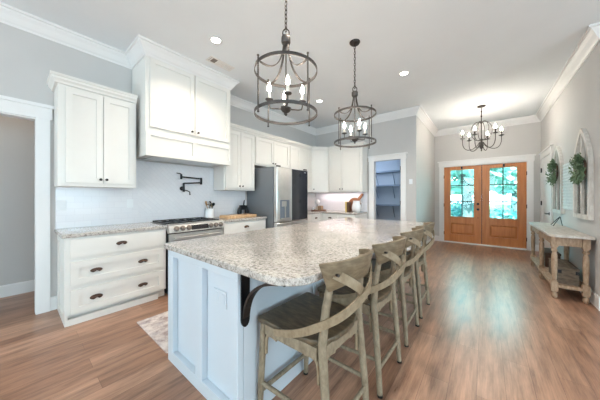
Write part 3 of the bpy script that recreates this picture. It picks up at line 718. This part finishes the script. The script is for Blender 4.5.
# ------------------------------------------------------------------ pendants, chandelier, downlights, vent
def bulb(parent, x, y, z, s=1.0, m='bulb'):
    bm = bmn(); lathe(bm, [(.009*s, 0), (.016*s, .012*s), (.019*s, .028*s), (.015*s, .05*s), (.008*s, .07*s), (.002*s, .088*s)], x, y, z, 12)
    o = obj('bulb', bm, m, parent, smooth=True); o['label'] = 'glowing flame-shaped bulb'
def make_pendant(x, y, label, rod):
    t = thing('lantern_pendant', label, 'pendant light', (x, y, ZC), 'caged lantern pendants over the island')
    t.location = (x, y, 0)
    W = 'ring'
    bm = bmn(); lathe(bm, [(.065, 0), (.065, -.008), (.055, -.022), (.012, -.026), (.010, -.045)], x, y, ZC-.0005, 20); obj('canopy', bm, 'iron', t, smooth=True)
    bm = bmn(); z = ZC-.045; k = 0
    while z > 2.64:
        a = (1, 0) if k % 2 == 0 else (0, 1); P = []
        for q in range(13):
            th = 2*PI*q/12; P.append((x+a[0]*.010*math.cos(th), y+a[1]*.010*math.cos(th), z-.022+.022*math.sin(th)))
        tube(bm, P, .0035, 6); z -= .035; k += 1
    obj('chain', bm, 'iron', t, smooth=True)
    bm = bmn(); tube(bm, [(x+.026*math.cos(2*PI*q/16)*.78, y+.026*math.cos(2*PI*q/16)*.63, 2.615+.032*math.sin(2*PI*q/16)) for q in range(17)], .005, 6); obj('loop', bm, 'iron', t, smooth=True)
    bm = bmn(); lathe(bm, [(.012, .062), (.034, .058), (.038, .045), (.038, .016), (.034, .004), (.012, 0)], x, y, 2.525, 20); obj('collar', bm, W, t, smooth=True)
    RR = .252
    for z in (2.30, 1.955):
        bm = bmn(); ringband(bm, x, y, z, RR, .024, .006); obj('hoop', bm, W, t, smooth=True)
    bm = bmn(); tube(bm, [(x, y, 2.53), (x, y, 1.985)], .006, 8); lathe(bm, [(.005, -.045), (.012, -.035), (.006, -.025), (.030, -.012), (.045, .008), (.045, .016), (.010, .022)], x, y, 1.985, 16); obj('centre_rod', bm, W, t, smooth=True)
    for k in range(4):
        a = math.radians(rod+90*k); ca, sa = math.cos(a), math.sin(a); r2 = RR+.008
        bm = bmn(); tube(bm, [(x+r2*ca, y+r2*sa, 2.33), (x+r2*ca, y+r2*sa, 1.915)], .0062, 8)
        for z in (2.33, 1.915): lathe(bm, [(.001, -.009), (.009, -.004), (.009, .004), (.001, .009)], x+r2*ca, y+r2*sa, z, 10)
        obj('upright', bm, W, t, smooth=True)
        P = bezier((x+.022*ca, y+.022*sa, 2.535), (x+.03*ca, y+.03*sa, 2.36), (x+.12*ca, y+.12*sa, 2.25), (x+.244*ca, y+.244*sa, 2.29), 12)
        bm = bmn(); ribbon(bm, P, (-sa, ca, 0), .016, .006); obj('strap', bm, W, t, smooth=True)
        b = math.radians(-42+90*k); cb, sb = math.cos(b), math.sin(b); q = .135
        bm = bmn(); tube(bm, [(x+.04*cb, y+.04*sb, 1.995), (x+.10*cb, y+.10*sb, 1.993), (x+.128*cb, y+.128*sb, 1.998), (x+q*cb, y+q*sb, 2.02), (x+q*cb, y+q*sb, 2.05)], .006, 8)
        lathe(bm, [(.008, 0), (.030, .010), (.032, .016), (.012, .018)], x+q*cb, y+q*sb, 2.05, 14); ar = obj('arm', bm, W, t, smooth=True)
        bm = bmn(); lathe(bm, [(.012, 0), (.012, .062), (.008, .064)], x+q*cb, y+q*sb, 2.066, 12); obj('candle_sleeve', bm, 'cream', ar, smooth=True)
        bulb(ar, x+q*cb, y+q*sb, 2.128, .85)
    return t
make_pendant(-1.27, 1.393, 'nearer, larger-looking round caged lantern pendant over the near end of the island', -10)
make_pendant(-1.27, 2.658, 'farther round caged lantern pendant above the island, toward the pantry', -19)
def make_chandelier(x, y):
    t = thing('chandelier', 'six-arm candle chandelier hanging in the foyer before the front doors', 'chandelier', (x, y, 0)); W = 'ring'
    bm = bmn(); lathe(bm, [(.075, 0), (.075, -.010), (.06, -.025), (.01, -.03)], x, y, ZC-.0005, 20); obj('canopy', bm, 'iron', t, smooth=True)
    bm = bmn(); tube(bm, [(x, y, 3.175), (x, y, 2.86)], .008, 8)
    for z in (3.08, 2.98): lathe(bm, [(.008, -.02), (.016, 0), (.008, .02)], x, y, z, 10)
    obj('stem', bm, W, t, smooth=True)
    bm = bmn(); lathe(bm, [(.004, 2.24), (.014, 2.26), (.008, 2.28), (.03, 2.32), (.042, 2.36), (.028, 2.42), (.016, 2.45), (.03, 2.49), (.012, 2.52), (.009, 2.60), (.010, 2.82), (.03, 2.85), (.012, 2.88)], x, y, 0, 16); obj('column', bm, W, t, smooth=True)
    for k in range(6):
        a = math.radians(12+60*k); ca, sa = math.cos(a), math.sin(a)
        def p(r, z): return (x+r*ca, y+r*sa, z)
        bm = bmn(); tube(bm, bezier(p(.015, 2.86), p(.12, 2.90), p(.21, 2.76), p(.17, 2.60), 10) + bezier(p(.17, 2.60), p(.145, 2.50), p(.08, 2.46), p(.03, 2.48), 8)[1:], .006, 6); obj('cage_scroll', bm, W, t, smooth=True)
        bm = bmn(); R = .33
        tube(bm, bezier(p(.03, 2.44), p(.12, 2.24), p(.325, 2.22), p(R, 2.46), 14) + [Vector(p(R, 2.53))], .007, 8)
        lathe(bm, [(.01, 0), (.045, .012), (.048, .018), (.014, .02)], x+R*ca, y+R*sa, 2.53, 14); ar = obj('arm', bm, W, t, smooth=True)
        bm = bmn(); lathe(bm, [(.014, 0), (.014, .09), (.008, .092)], x+R*ca, y+R*sa, 2.55, 12); obj('candle_sleeve', bm, W, ar, smooth=True)
        bulb(ar, x+R*ca, y+R*sa, 2.63, .95, 'chandbulb')
make_chandelier(-.08, 6.2)
# fourth grid lamp, plus unseen spots added to brighten living room and hallway
for x, y in ((-.992, 1.555), (2.2, .8), (2.2, -1.6), (-4.35, -.2)):
    l = bpy.data.lights.new('downlight_or_fill', 'SPOT'); l.energy = 85 if x > -4 else 28; l.color = (1, .88, .74); l.spot_size = math.radians(140); l.spot_blend = .8; l.shadow_soft_size = .07
    o = bpy.data.objects.new('downlight_or_fill', l); C.objects.link(o); o.location = (x, y, ZC-.02)
for (x, y, lab) in ((-2.575, 1.555, 'round recessed downlight in the ceiling in front of the hood cabinet'), (-2.6, 3.845, 'round recessed downlight in the ceiling near the refrigerator'),
                    (-.992, 3.80, 'round recessed downlight in the ceiling nearest the foyer')):
    t = thing('downlight', lab, 'ceiling light', (x, y, ZC), 'recessed downlights in the kitchen ceiling')
    bm = bmn(); ringband(bm, x, y, ZC-.004, .064, .007, .020, 28); obj('trim_ring', bm, 'trim', t, smooth=True)
    bm = bmn(); lathe(bm, [(.053, -.001), (.053, -.004), (.02, -.005)], x, y, ZC-.0005, 24); o = obj('lens', bm, 'can', t); o['label'] = 'glowing white lens'
    l = bpy.data.lights.new('downlight_or_fill', 'SPOT'); l.energy = 85; l.color = (1, .88, .74); l.spot_size = math.radians(140); l.spot_blend = .8; l.shadow_soft_size = .07
    o = bpy.data.objects.new('downlight_or_fill', l); C.objects.link(o); o.location = (x, y, ZC-.02)
t = thing('ceiling_vent', 'beige rectangular air vent in the ceiling beside the hood crown', 'vent', (-2.98, 1.88, ZC))
vx, vy = -2.98, 1.875
bm = bmn()
for a in ((-.075, -.055, -.19, .19), (.055, .075, -.19, .19), (-.055, .055, -.19, -.17), (-.055, .055, .17, .19)): box(bm, vx+a[0], vx+a[1], vy+a[2], vy+a[3], ZC-.008, ZC-.0005)
obj('vent_frame', bm, 'vent', t)
bm = bmn(); box(bm, vx-.055, vx+.055, vy-.17, vy+.17, ZC-.003, ZC-.0005); obj('vent_backing', bm, 'ventdark', t)
bm = bmn()
for k in range(15):
    y = vy-.16+k*.0228
    if k in (1, 2, 3): continue
    vvv = [bm.verts.new(q) for q in ((vx-.055, y, ZC-.003), (vx+.055, y, ZC-.003), (vx+.055, y+.017, ZC-.0075), (vx-.055, y+.017, ZC-.0075))]; bm.faces.new(vvv)
obj('vent_slats', bm, 'vent', t)

# ------------------------------------------------------------------ pot filler and counter-top things
t = thing('pot_filler', 'black folding pot filler faucet on the tiled wall over the range', 'faucet', (XL+.01, 1.75, 1.38))
px = XL+.0085
bm = bmn(); tube(bm, [(px, 1.70, 1.415), (px+.012, 1.70, 1.415)], .034, 16); tube(bm, [(px+.012, 1.70, 1.415), (px+.07, 1.70, 1.415)], .013, 10); tube(bm, [(px+.07, 1.70, 1.36), (px+.07, 1.70, 1.50)], [.018, .015], 12); obj('wall_flange', bm, 'black', t, smooth=True)
bm = bmn(); tube(bm, [(px+.07, 1.70, 1.495), (px+.07, 1.99, 1.52)], .012, 10); tube(bm, [(px+.07, 1.99, 1.49), (px+.07, 1.99, 1.60)], .017, 12); obj('lower_arm', bm, 'black', t, smooth=True)
bm = bmn(); tube(bm, [(px+.07, 1.99, 1.585), (px+.085, 1.66, 1.595)], .012, 10); tube(bm, [(px+.085, 1.655, 1.56), (px+.085, 1.655, 1.635)], .016, 12); obj('upper_arm', bm, 'black', t, smooth=True)
bm = bmn(); tube(bm, [(px+.085, 1.655, 1.63), (px+.085, 1.64, 1.645), (px+.085, 1.585, 1.65)], [.012, .010, .007], 8); tube(bm, [(px+.07, 1.70, 1.39), (px+.08, 1.75, 1.38), (px+.08, 1.79, 1.36), (px+.08, 1.795, 1.31)], [.008, .008, .008, .010], 8); obj('lever', bm, 'black', t, smooth=True)

cx_, cy_ = -3.722, 2.126
bm = bmn(); lathe(bm, [(.05, 0), (.072, .006), (.076, .02), (.076, .155), (.080, .165), (.074, .166), (.070, .155), (.068, .02), (.01, .018)], cx_, cy_, .916, 24)
tag(obj('utensil_crock', bm, 'white', smooth=True), 'white ceramic crock of utensils beside the range', 'crock')
def utensil(name, label, dx, dy, tip, m, headp):
    bm = bmn(); base = Vector((cx_+dx*.3, cy_+dy*.3, .940)); tp = Vector((cx_+dx*2.2, cy_+dy*2.2, .916+tip)); tube(bm, [base, tp], [.006, .007], 8)
    d = (tp-base).normalized(); 
    tube(bm, [tp+d*h for h, _ in headp], [r for _, r in headp], 10)
    o = obj(name, bm, m, smooth=True); tag(o, label, 'utensil', 'utensils in the white crock')
utensil('wooden_spoon', 'pale wooden spoon leaning right in the white crock', -.012, .024, .20, 'strapwood', [(-.02, .008), (0, .018), (.03, .023), (.05, .016), (.06, .004)])
utensil('ladle', 'steel ladle leaning left over the rim of the crock', .026, -.020, .225, 'steel', [(-.005, .008), (.01, .024), (.03, .028), (.045, .012)])
utensil('spatula', 'black spatula standing upright in the middle of the crock', -.002, .004, .22, 'black', [(-.01, .008), (0, .018), (.05, .022), (.07, .018)])
utensil('black_spoon', 'black serving spoon leaning far right in the crock', .012, .024, .215, 'black', [(-.01, .008), (.01, .022), (.03, .026), (.05, .010)])
utensil('wooden_spatula', 'tall tan wooden spatula at the back of the crock', -.022, -.012, .225, 'board', [(-.02, .008), (0, .014), (.05, .018), (.065, .014)])
bm = bmn(); box(bm, -3.57, -3.29, 2.22, 2.81, .916, .962); tag(obj('butcher_block', bm, 'board', bevel=.006), 'thick striped butcher block board on the counter right of the range', 'cutting board')
t = thing('countertop_gadget', 'small black two-handled kitchen gadget standing behind the butcher block', 'kitchen gadget', (-3.70, 2.82, .916))
bm = bmn(); gx, gy = -3.70, 2.82
for s in (-1, 1):
    bm = bmn(); tube(bm, [(gx, gy+s*.085, .916), (gx, gy+s*.088, .985), (gx, gy+s*.070, 1.08)], [.040, .044, .032], 12); obj('body_side', bm, 'black', t, smooth=True)
bm = bmn(); box(bm, gx-.03, gx+.03, gy-.082, gy+.082, 1.03, 1.12); obj('bridge', bm, 'black', t, bevel=.012)
bm = bmn(); tube(bm, [(gx, gy+.01, 1.12), (gx, gy+.02, 1.19), (gx, gy+.03, 1.22)], [.014, .012, .006], 8); obj('lever', bm, 'black', t, smooth=True)
bm = bmn(); tube(bm, [(gx+.02, gy+.045, 1.11), (gx+.02, gy+.045, 1.21)], [.011, .009], 8); obj('handle', bm, 'plate', t, smooth=True)
# back counter
zc = .916
bm = bmn(); lathe(bm, [(.15, 0), (.205, .008), (.21, .028), (.198, .03), (.15, .014), (.01, .014)], -3.45, 5.06, zc, 32); tag(obj('wooden_tray', bm, 'paddle', smooth=True), 'round wooden tray in the back corner holding a tan box', 'tray')
bm = bmn(); box(bm, -3.425, -3.325, 4.99, 5.09, zc+.0145, zc+.135); tag(obj('tan_box', bm, 'brownbox', bevel=.004), 'small square tan wooden box standing on the round tray', 'box')
t = thing('flower_vase', 'white round flower head in a pale pot on the round tray', 'vase', (-3.50, 5.08, zc+.0145))
bm = bmn(); lathe(bm, [(.045, 0), (.055, .02), (.05, .10), (.046, .10), (.01, .095)], -3.50, 5.08, zc+.0145, 18); obj('pot', bm, 'cream', t, smooth=True)
bm = bmn(); bmesh.ops.create_icosphere(bm, subdivisions=3, radius=.07)
for v in bm.verts: v.co *= 1+.08*math.sin(v.co.x*130)*math.sin(v.co.y*120)*math.cos(v.co.z*110); v.co += Vector((-3.50, 5.08, zc+.235))
obj('flower_head', bm, 'white', t, smooth=True)
bm = bmn(); tube(bm, [(-3.50, 5.08, zc+.10), (-3.50, 5.08, zc+.18)], .006, 6); obj('stem', bm, 'leaf', t)
bm = bmn(); lathe(bm, [(.028, 0), (.036, .02), (.036, .07), (.03, .08), (.032, .084), (.005, .084)], -3.59, 5.0, zc+.0145, 14); tag(obj('small_cup', bm, 'white', smooth=True), 'small white cup on the left of the round tray', 'cup')
# pitcher
t = thing('pitcher', 'white ceramic pitcher on the back counter beside the pantry', 'pitcher', (-2.46, 5.24, zc))
bm = bmn(); lathe(bm, [(.075, 0), (.10, .02), (.115, .08), (.11, .15), (.085, .215), (.078, .245), (.088, .27), (.082, .27), (.07, .245), (.01, .24)], -2.46, 5.24, zc, 28); obj('jug_body', bm, 'white', t, smooth=True)
bm = bmn(); tube(bm, bezier((-2.39, 5.24, zc+.235), (-2.28, 5.24, zc+.27), (-2.28, 5.24, zc+.10), (-2.36, 5.24, zc+.07), 10), .010, 8); obj('handle', bm, 'white', t, smooth=True)
# paddle board leaning on the wall
bm = bmn(); pl = []
c0 = Vector((-2.58, 1.09)); R = .172
for k in range(28):
    a = math.radians(52) + math.radians(13) + (2*PI-math.radians(26))*k/27; pl.append((c0.x+R*math.cos(a), c0.y+R*math.sin(a)))
hd = Vector((math.cos(math.radians(52)), math.sin(math.radians(52)))); hp = Vector((-hd.y, hd.x))
tipc = c0+hd*(R+.14)
for q in (hp*-.032+hd*0, hp*-.030+hd*.02, hd*.035, hp*.030+hd*.02, hp*.032): pass
pl += [tuple(tipc-hp*.030), tuple(tipc+hd*.022-hp*.02), tuple(tipc+hd*.03), tuple(tipc+hd*.022+hp*.02), tuple(tipc+hp*.030)]
def lean(x, z, off): return (x, YK-.013-.075*(1.52-z)/.6+off, z)
rings = [[lean(x, z, -.018) for x, z in pl], [lean(x, z, 0) for x, z in pl]]
loft(bm, rings); tag(obj('paddle_board', bm, 'paddle'), 'round reddish wooden board with a handle leaning on the back wall tile', 'cutting board')
bm = bmn(); box(bm, -2.705, -2.668, 5.12, 5.28, zc, zc+.245); tag(obj('cookbook', bm, 'yellow', bevel=.003), 'mustard yellow cookbook standing upright left of the pitcher', 'book', 'books beside the pitcher')
bm = bmn(); box(bm, -2.664, -2.615, 5.13, 5.28, zc, zc+.235); tag(obj('cookbook', bm, 'darkwood', bevel=.003), 'dark brown cookbook standing between the yellow book and the pitcher', 'book', 'books beside the pitcher')
area('under_cabinet_strip', (-3.0, 5.30, 1.392), (0, 0, 0), 1.2, .04, 3, (1, .82, .80))

# point light added out of view to brighten the pantry
l = bpy.data.lights.new('pantry_fill', 'POINT'); l.energy = 11; l.color = (.78, .88, 1); l.shadow_soft_size = .1
o = bpy.data.objects.new('pantry_fill', l); C.objects.link(o); o.location = (-2.55, 5.85, 2.0)
# rug
bm = bmn(); box(bm, -2.76, -2.03, .785, 2.75, .0005, .009)
tag(obj('runner_rug', bm, 'rug'), 'faded pinkish-grey runner rug on the floor between range and island', 'rug')
# pantry wire shelves
for z, lab in ((1.96, 'topmost'), (1.585, 'middle'), (1.06, 'lowest')):
    t = thing('pantry_shelf', '%s blue-grey shelf seen through the pantry doorway' % lab, 'shelf', (-2.0, 6.5, z), 'shelves in the pantry')
    bm = bmn(); box(bm, -2.848, XJ-.125, 6.26, 6.598, z-.012, z+.012); box(bm, -2.848, XJ-.125, 6.24, 6.26, z-.022, z+.016); obj('shelf_board', bm, 'pantryshelf', t)
    for x in (-2.38, -1.92):
        bm = bmn(); tube(bm, [(x, 6.27, z-.02), (x-.04, 6.592, z-.34)], .009, 6); obj('bracket', bm, 'pantryshelf', t)

# ------------------------------------------------------------------ console table and things on it
CX0, CX1, CY0, CY1, CZ = .615, .985, 4.23, 6.10, .81
t = thing('console_table', 'long bleached wood console table with turned legs against the right wall', 'table', (.8, 5.16, 0))
bm = bmn(); ch = .05; prism(bm, [(CX0+ch, CY0), (CX1, CY0), (CX1, CY1), (CX0+ch, CY1), (CX0, CY1-ch*1.6), (CX0, CY0+ch*1.6)], CZ-.032, CZ); obj('tabletop', bm, 'consoletop', t, bevel=.006)
lx = (.672, .930); ly = (4.305, 5.17, 6.02)
prof = [(.012, 0), (.024, .012), (.029, .04), (.024, .066), (.018, .078), (.027, .085), (.027, .090)]
prof2 = [(.025, .215), (.028, .225), (.019, .238), (.023, .25), (.026, .36), (.029, .46), (.028, .54), (.022, .575), (.018, .585), (.029, .60), (.029, .615), (.020, .63), (.029, .645), (.029, .655)]
for x in lx:
    for y in ly:
        bm = bmn(); lathe(bm, prof, x, y, 0, 16); box(bm, x-.030, x+.030, y-.030, y+.030, .09, .215); lathe(bm, prof2, x, y, 0, 16); box(bm, x-.031, x+.031, y-.031, y+.031, .655, CZ-.0325)
        obj('leg', bm, 'console', t, smooth=True)
bm = bmn()
for a, b in ((ly[0]+.031, ly[1]-.031), (ly[1]+.031, ly[2]-.031)):
    for x in lx: box(bm, x-.014, x+.014, a, b, .67, CZ-.0325)
for y in (ly[0], ly[2]): box(bm, lx[0]+.031, lx[1]-.031, y-.014, y+.014, .67, CZ-.0325)
obj('apron', bm, 'console', t)
bm = bmn(); box(bm, lx[0]+.032, lx[1]-.032, ly[0]-.03, ly[2]+.03, .145, .18)
for a, b in ((ly[0]+.031, ly[1]-.031), (ly[1]+.031, ly[2]-.031)):
    for s, x in ((-1, lx[0]+.0315), (1, lx[1]-.0315)): box(bm, min(x, x+s*.06), max(x, x+s*.06), a, b, .145, .18)
obj('lower_shelf', bm, 'console', t)
t = thing('wooden_crate', 'grey-brown slatted wooden crate on the lower shelf near end of the console', 'crate', (.80, 4.62, .18))
bm = bmn(); qx0, qx1, qy0, qy1, q0, q1 = .713, .889, 4.36, 4.92, .181, .375
box(bm, qx0, qx1, qy0, qy0+.016, q0, q1); box(bm, qx0, qx1, qy1-.016, qy1, q0, q1); box(bm, qx0, qx0+.014, qy0+.016, qy1-.016, q0, q1); box(bm, qx1-.014, qx1, qy0+.016, qy1-.016, q0, q1); box(bm, qx0+.014, qx1-.014, qy0+.016, qy1-.016, q0, q0+.012)
obj('crate_box', bm, 'crate', t)
bm = bmn()
for k in range(5): box(bm, qx0-.004+k*.0375, qx0+.030+k*.0375, qy0-.006, qy1+.006, q1+.0005, q1+.014)
obj('lid_slats', bm, 'crate', t)
bm = bmn()
for x in (qx0-.002, qx1-.030): box(bm, x, x+.032, qy0-.004, qy0-.0005, q1-.06, q1-.02)
o = obj('corner_strap', bm, 'black', t); o['label'] = 'black metal corner straps'
t = thing('storage_chest', 'dark brown storage chest on the lower shelf behind the crate', 'chest', (.80, 5.45, .18))
bm = bmn(); box(bm, .72, .885, 5.24, 5.72, .181, .37); obj('chest_body', bm, 'darkwood', t, bevel=.006)
bm = bmn(); box(bm, .714, .891, 5.234, 5.726, .371, .41); obj('lid', bm, 'darkwood', t, bevel=.008)
t = thing('wire_easel', 'small black wire easel standing on the console top', 'easel', (.9, 5.55, CZ))
bm = bmn()
for y in (5.46, 5.64):
    tube(bm, [(.84, y, CZ+.005), (.93, 5.55+(y-5.55)*.15, CZ+.15)], .005, 6)
tube(bm, [(.93, 5.55, CZ+.15), (.955, 5.55, CZ+.005)], .005, 6); tube(bm, [(.84, 5.46, CZ+.01), (.84, 5.64, CZ+.01)], .004, 6)
obj('stand', bm, 'black', t, smooth=True)

# arched wall frames, wreaths and woven panel
def arch_pts(yc, hw, z0, zs, inset, n=12):
    """outline of a pointed arch in the wall plane, going bottom-near, up, apex, down"""
    h = hw-inset; R = 2*hw*1.0; pts = [(yc-h, z0+inset), (yc-h, zs)]
    Rr = R-inset
    cxr = yc-hw+R
    amax = math.acos((R-hw)/Rr)
    for k in range(1, n+1): a = amax*k/n; pts.append((cxr-Rr*math.cos(a), zs+Rr*math.sin(a)))
    cxl = yc+hw-R
    for k in range(n-1, -1, -1): a = amax*k/n; pts.append((cxl+Rr*math.cos(a), zs+Rr*math.sin(a)))
    pts.append((yc+h, z0+inset)); return pts
def arch_frame(yc, hw, z0, zs, label):
    t = thing('arched_frame', label, 'wall decor', (XR-.02, yc, z0))
    A, B = arch_pts(yc, hw, z0, zs, 0), arch_pts(yc, hw, z0, zs, .055); n = len(A); bm = bmn(); x0, x1 = XR-.042, XR-.001
    va = [[bm.verts.new((x, y, z)) for y, z in P] for x in (x0, x1) for P in (A, B)]
    af, bf, ab, bb_ = va
    for i in range(n):
        j = (i+1) % n
        bm.faces.new((af[i], af[j], bf[j], bf[i])); bm.faces.new((ab[i], bb_[i], bb_[j], ab[j])); bm.faces.new((af[i], ab[i], ab[j], af[j])); bm.faces.new((bf[i], bf[j], bb_[j], bb_[i]))
    obj('frame', bm, 'arch', t)
    zt = zs+math.sqrt((2*hw-.055)**2-hw*hw)
    bm = bmn(); box(bm, XR-.036, XR-.006, yc-.018, yc+.018, z0+.055, zt-.02); obj('mullion', bm, 'arch', t)
    bm = bmn(); box(bm, XR-.012, XR-.004, yc-hw+.056, yc-.019, z0+.056, zs+.10); box(bm, XR-.012, XR-.004, yc+.019, yc+hw-.056, z0+.056, zs+.10); obj('pane', bm, 'glass', t)
arch_frame(4.665, .325, 1.0, 1.615, 'larger-looking arched window frame on the wall over the near end of the console')
arch_frame(6.00, .325, 1.0, 1.615, 'smaller-looking arched window frame on the wall near the closet door')
def wreath(yc, zc_, label, seed, R):
    rnd = random.Random(seed)
    t = thing('leaf_wreath', label, 'wreath', (XR-.07, yc, zc_-.2), 'green wreaths on the arched frames')
    bm = bmn()
    tube(bm, [(XR-.062, yc+R*math.cos(2*PI*k/24), zc_+R*math.sin(2*PI*k/24)) for k in range(25)], .012, 6); obj('twig_ring', bm, 'darkwood', t)
    bm = bmn()
    for i in range(330):
        a = rnd.uniform(0, 2*PI); rr = R+rnd.gauss(0, .026); c = Vector((XR-.07-abs(rnd.gauss(0, .028)), yc+rr*math.cos(a), zc_+rr*math.sin(a)))
        d = Vector((-abs(rnd.gauss(.4, .4)), math.cos(a)+rnd.gauss(0, .8)-.7*math.sin(a), math.sin(a)+rnd.gauss(0, .8)+.7*math.cos(a))).normalized()
        s = d.cross(Vector((rnd.gauss(0, 1), rnd.gauss(0, 1), rnd.gauss(0, 1)))).normalized(); L_, W_ = rnd.uniform(.04, .07), rnd.uniform(.010, .017)
        nn = d.cross(s)*.006
        def cl(p): p.x = min(p.x, XR-.046); return bm.verts.new(p)
        v = [cl(c), cl(c+d*L_*.45+s*W_+nn), cl(c+d*L_), cl(c+d*L_*.45-s*W_+nn)]
        bm.faces.new((v[0], v[1], v[2])); bm.faces.new((v[0], v[2], v[3]))
    o = obj('leaves', bm, 'leaf', t); o['kind'] = 'stuff'
wreath(4.48, 1.635, 'green leaf wreath on the larger-looking arched frame over the near console end', 3, .118)
wreath(5.93, 1.71, 'green leaf wreath on the arched frame beside the closet door', 4, .15)
t = thing('woven_panel', 'pale woven panel hanging on the wall between the two arched frames', 'wall decor', (XR-.02, 5.32, 1.07))
bm = bmn(); box(bm, XR-.016, XR-.004, 5.03, 5.63, 1.09, 1.80); obj('backing', bm, 'panel', t)
bm = bmn()
for k in range(12): box(bm, XR-.022, XR-.0165, 5.04+k*.05, 5.07+k*.05, 1.085, 1.805)
obj('upright_strip', bm, 'panel', t)
bm = bmn()
for k in range(15): box(bm, XR-.027, XR-.0225, 5.025, 5.635, 1.10+k*.048, 1.125+k*.048)
obj('cross_strip', bm, 'panel', t)

# ------------------------------------------------------------------ outdoors beyond the front doors
bm = bmn(); box(bm, -2.5, 2.5, 7.95, 9.9, -.16, -.03); struct('porch_floor', bm, 'drive')
bm = bmn(); box(bm, -40, 40, 9.9, 60, -.4, -.2); o = tag(obj('lawn', bm, 'lawn'), 'green lawn outside the front doors', 'grass'); o['kind'] = 'stuff'
bm = bmn(); box(bm, -40, 40, 16.5, 20.0, -.199, -.19); o = struct('driveway', bm, 'drive')
bm = bmn(); rnd = random.Random(11)
for i in range(2600):
    while True:
        p = Vector((rnd.uniform(-1, 1), rnd.uniform(-1, 1), rnd.uniform(-1, 1)))
        if .25 < p.length < 1: break
    p = Vector((p.x*2.6, p.y*2.2, p.z*2.6+4.1)); d = Vector((rnd.gauss(0, 1), rnd.gauss(0, 1), rnd.gauss(0, .7))).normalized(); s = d.cross(Vector((rnd.gauss(0, 1), rnd.gauss(0, 1), 1))).normalized(); L_ = rnd.uniform(.18, .34)
    v = [bm.verts.new(q) for q in (p-d*L_, p+s*L_*.5, p+d*L_, p-s*L_*.5)]; bm.faces.new(v)
t0 = thing('tree', '', 'tree', (0, 0, -.2), 'trees beyond the front doors')
fo = obj('foliage', bm, 'tree', None, origin=(0, 0, 0)); fo.parent = t0; fo['kind'] = 'stuff'
bm = bmn(); tube(bm, [(0, 0, 0), (.05, 0, 1.2), (-.05, .05, 2.6), (.1, 0, 4.6)], [.24, .19, .16, .08], 10)
for v in bm.verts: v.co.z = max(v.co.z, 0)
tr = obj('trunk', bm, 'bark', None, origin=(0, 0, 0), smooth=True); tr.parent = t0
spots = [(-.72, 13.0, .2, 'slim tree seen through the left front door, standing nearest'), (4.7, 15.5, 1.3, 'leafy tree on the right of the lawn before the driveway'), (1.6, 22.3, 2.2, 'far tree seen through the right front door beyond the driveway'),
         (-4.4, 21.5, .7, 'far tree at the left edge of the left front door'), (-1.3, 27.4, 3.0, 'distant tree between the two front doors'), (4.3, 27.8, 4.0, 'distant tree behind the right door panes'), (-7.0, 28, 5.0, 'distant tree behind the left door panes')]
for i, (x, y, rz, lab) in enumerate(spots):
    o = t0 if i == 0 else dup(t0, (x, y, -.2), rz, lab)
    o.location = (x, y, -.199); o.rotation_euler = (0, 0, rz); o['label'] = lab
bm = bmn(); rnd = random.Random(5)
for i in range(1100):
    p = Vector((rnd.gauss(0, .55), rnd.gauss(0, .45), abs(rnd.gauss(.35, .35)))); d = Vector((rnd.gauss(0, 1), rnd.gauss(0, 1), rnd.gauss(0, 1))).normalized(); s = d.cross(Vector((rnd.gauss(0, 1), 1, rnd.gauss(0, 1)))).normalized(); L_ = rnd.uniform(.07, .14)
    v = [bm.verts.new(q) for q in (p-d*L_, p+s*L_*.5, p+d*L_, p-s*L_*.5)]; bm.faces.new(v)
for v in bm.verts: v.co.z = max(v.co.z, .002)
s0 = obj('shrub', bm, 'shrub', origin=(0, 0, 0)); tag(s0, '', 'shrub', 'shrubs on the lawn outside')
for i, (x, y, lab) in enumerate(((.95, 11.6, 'low shrub outside the right front door, right side'), (-.9, 16.0, 'low shrub outside at the foot of the nearest tree'), (-1.2, 24.0, 'far shrub outside the left front door beyond the driveway'))):
    o = s0 if i == 0 else s0.copy()
    if i: C.objects.link(o)
    o.location = (x, y, -.2); o.rotation_euler = (0, 0, i*1.3); o['label'] = lab
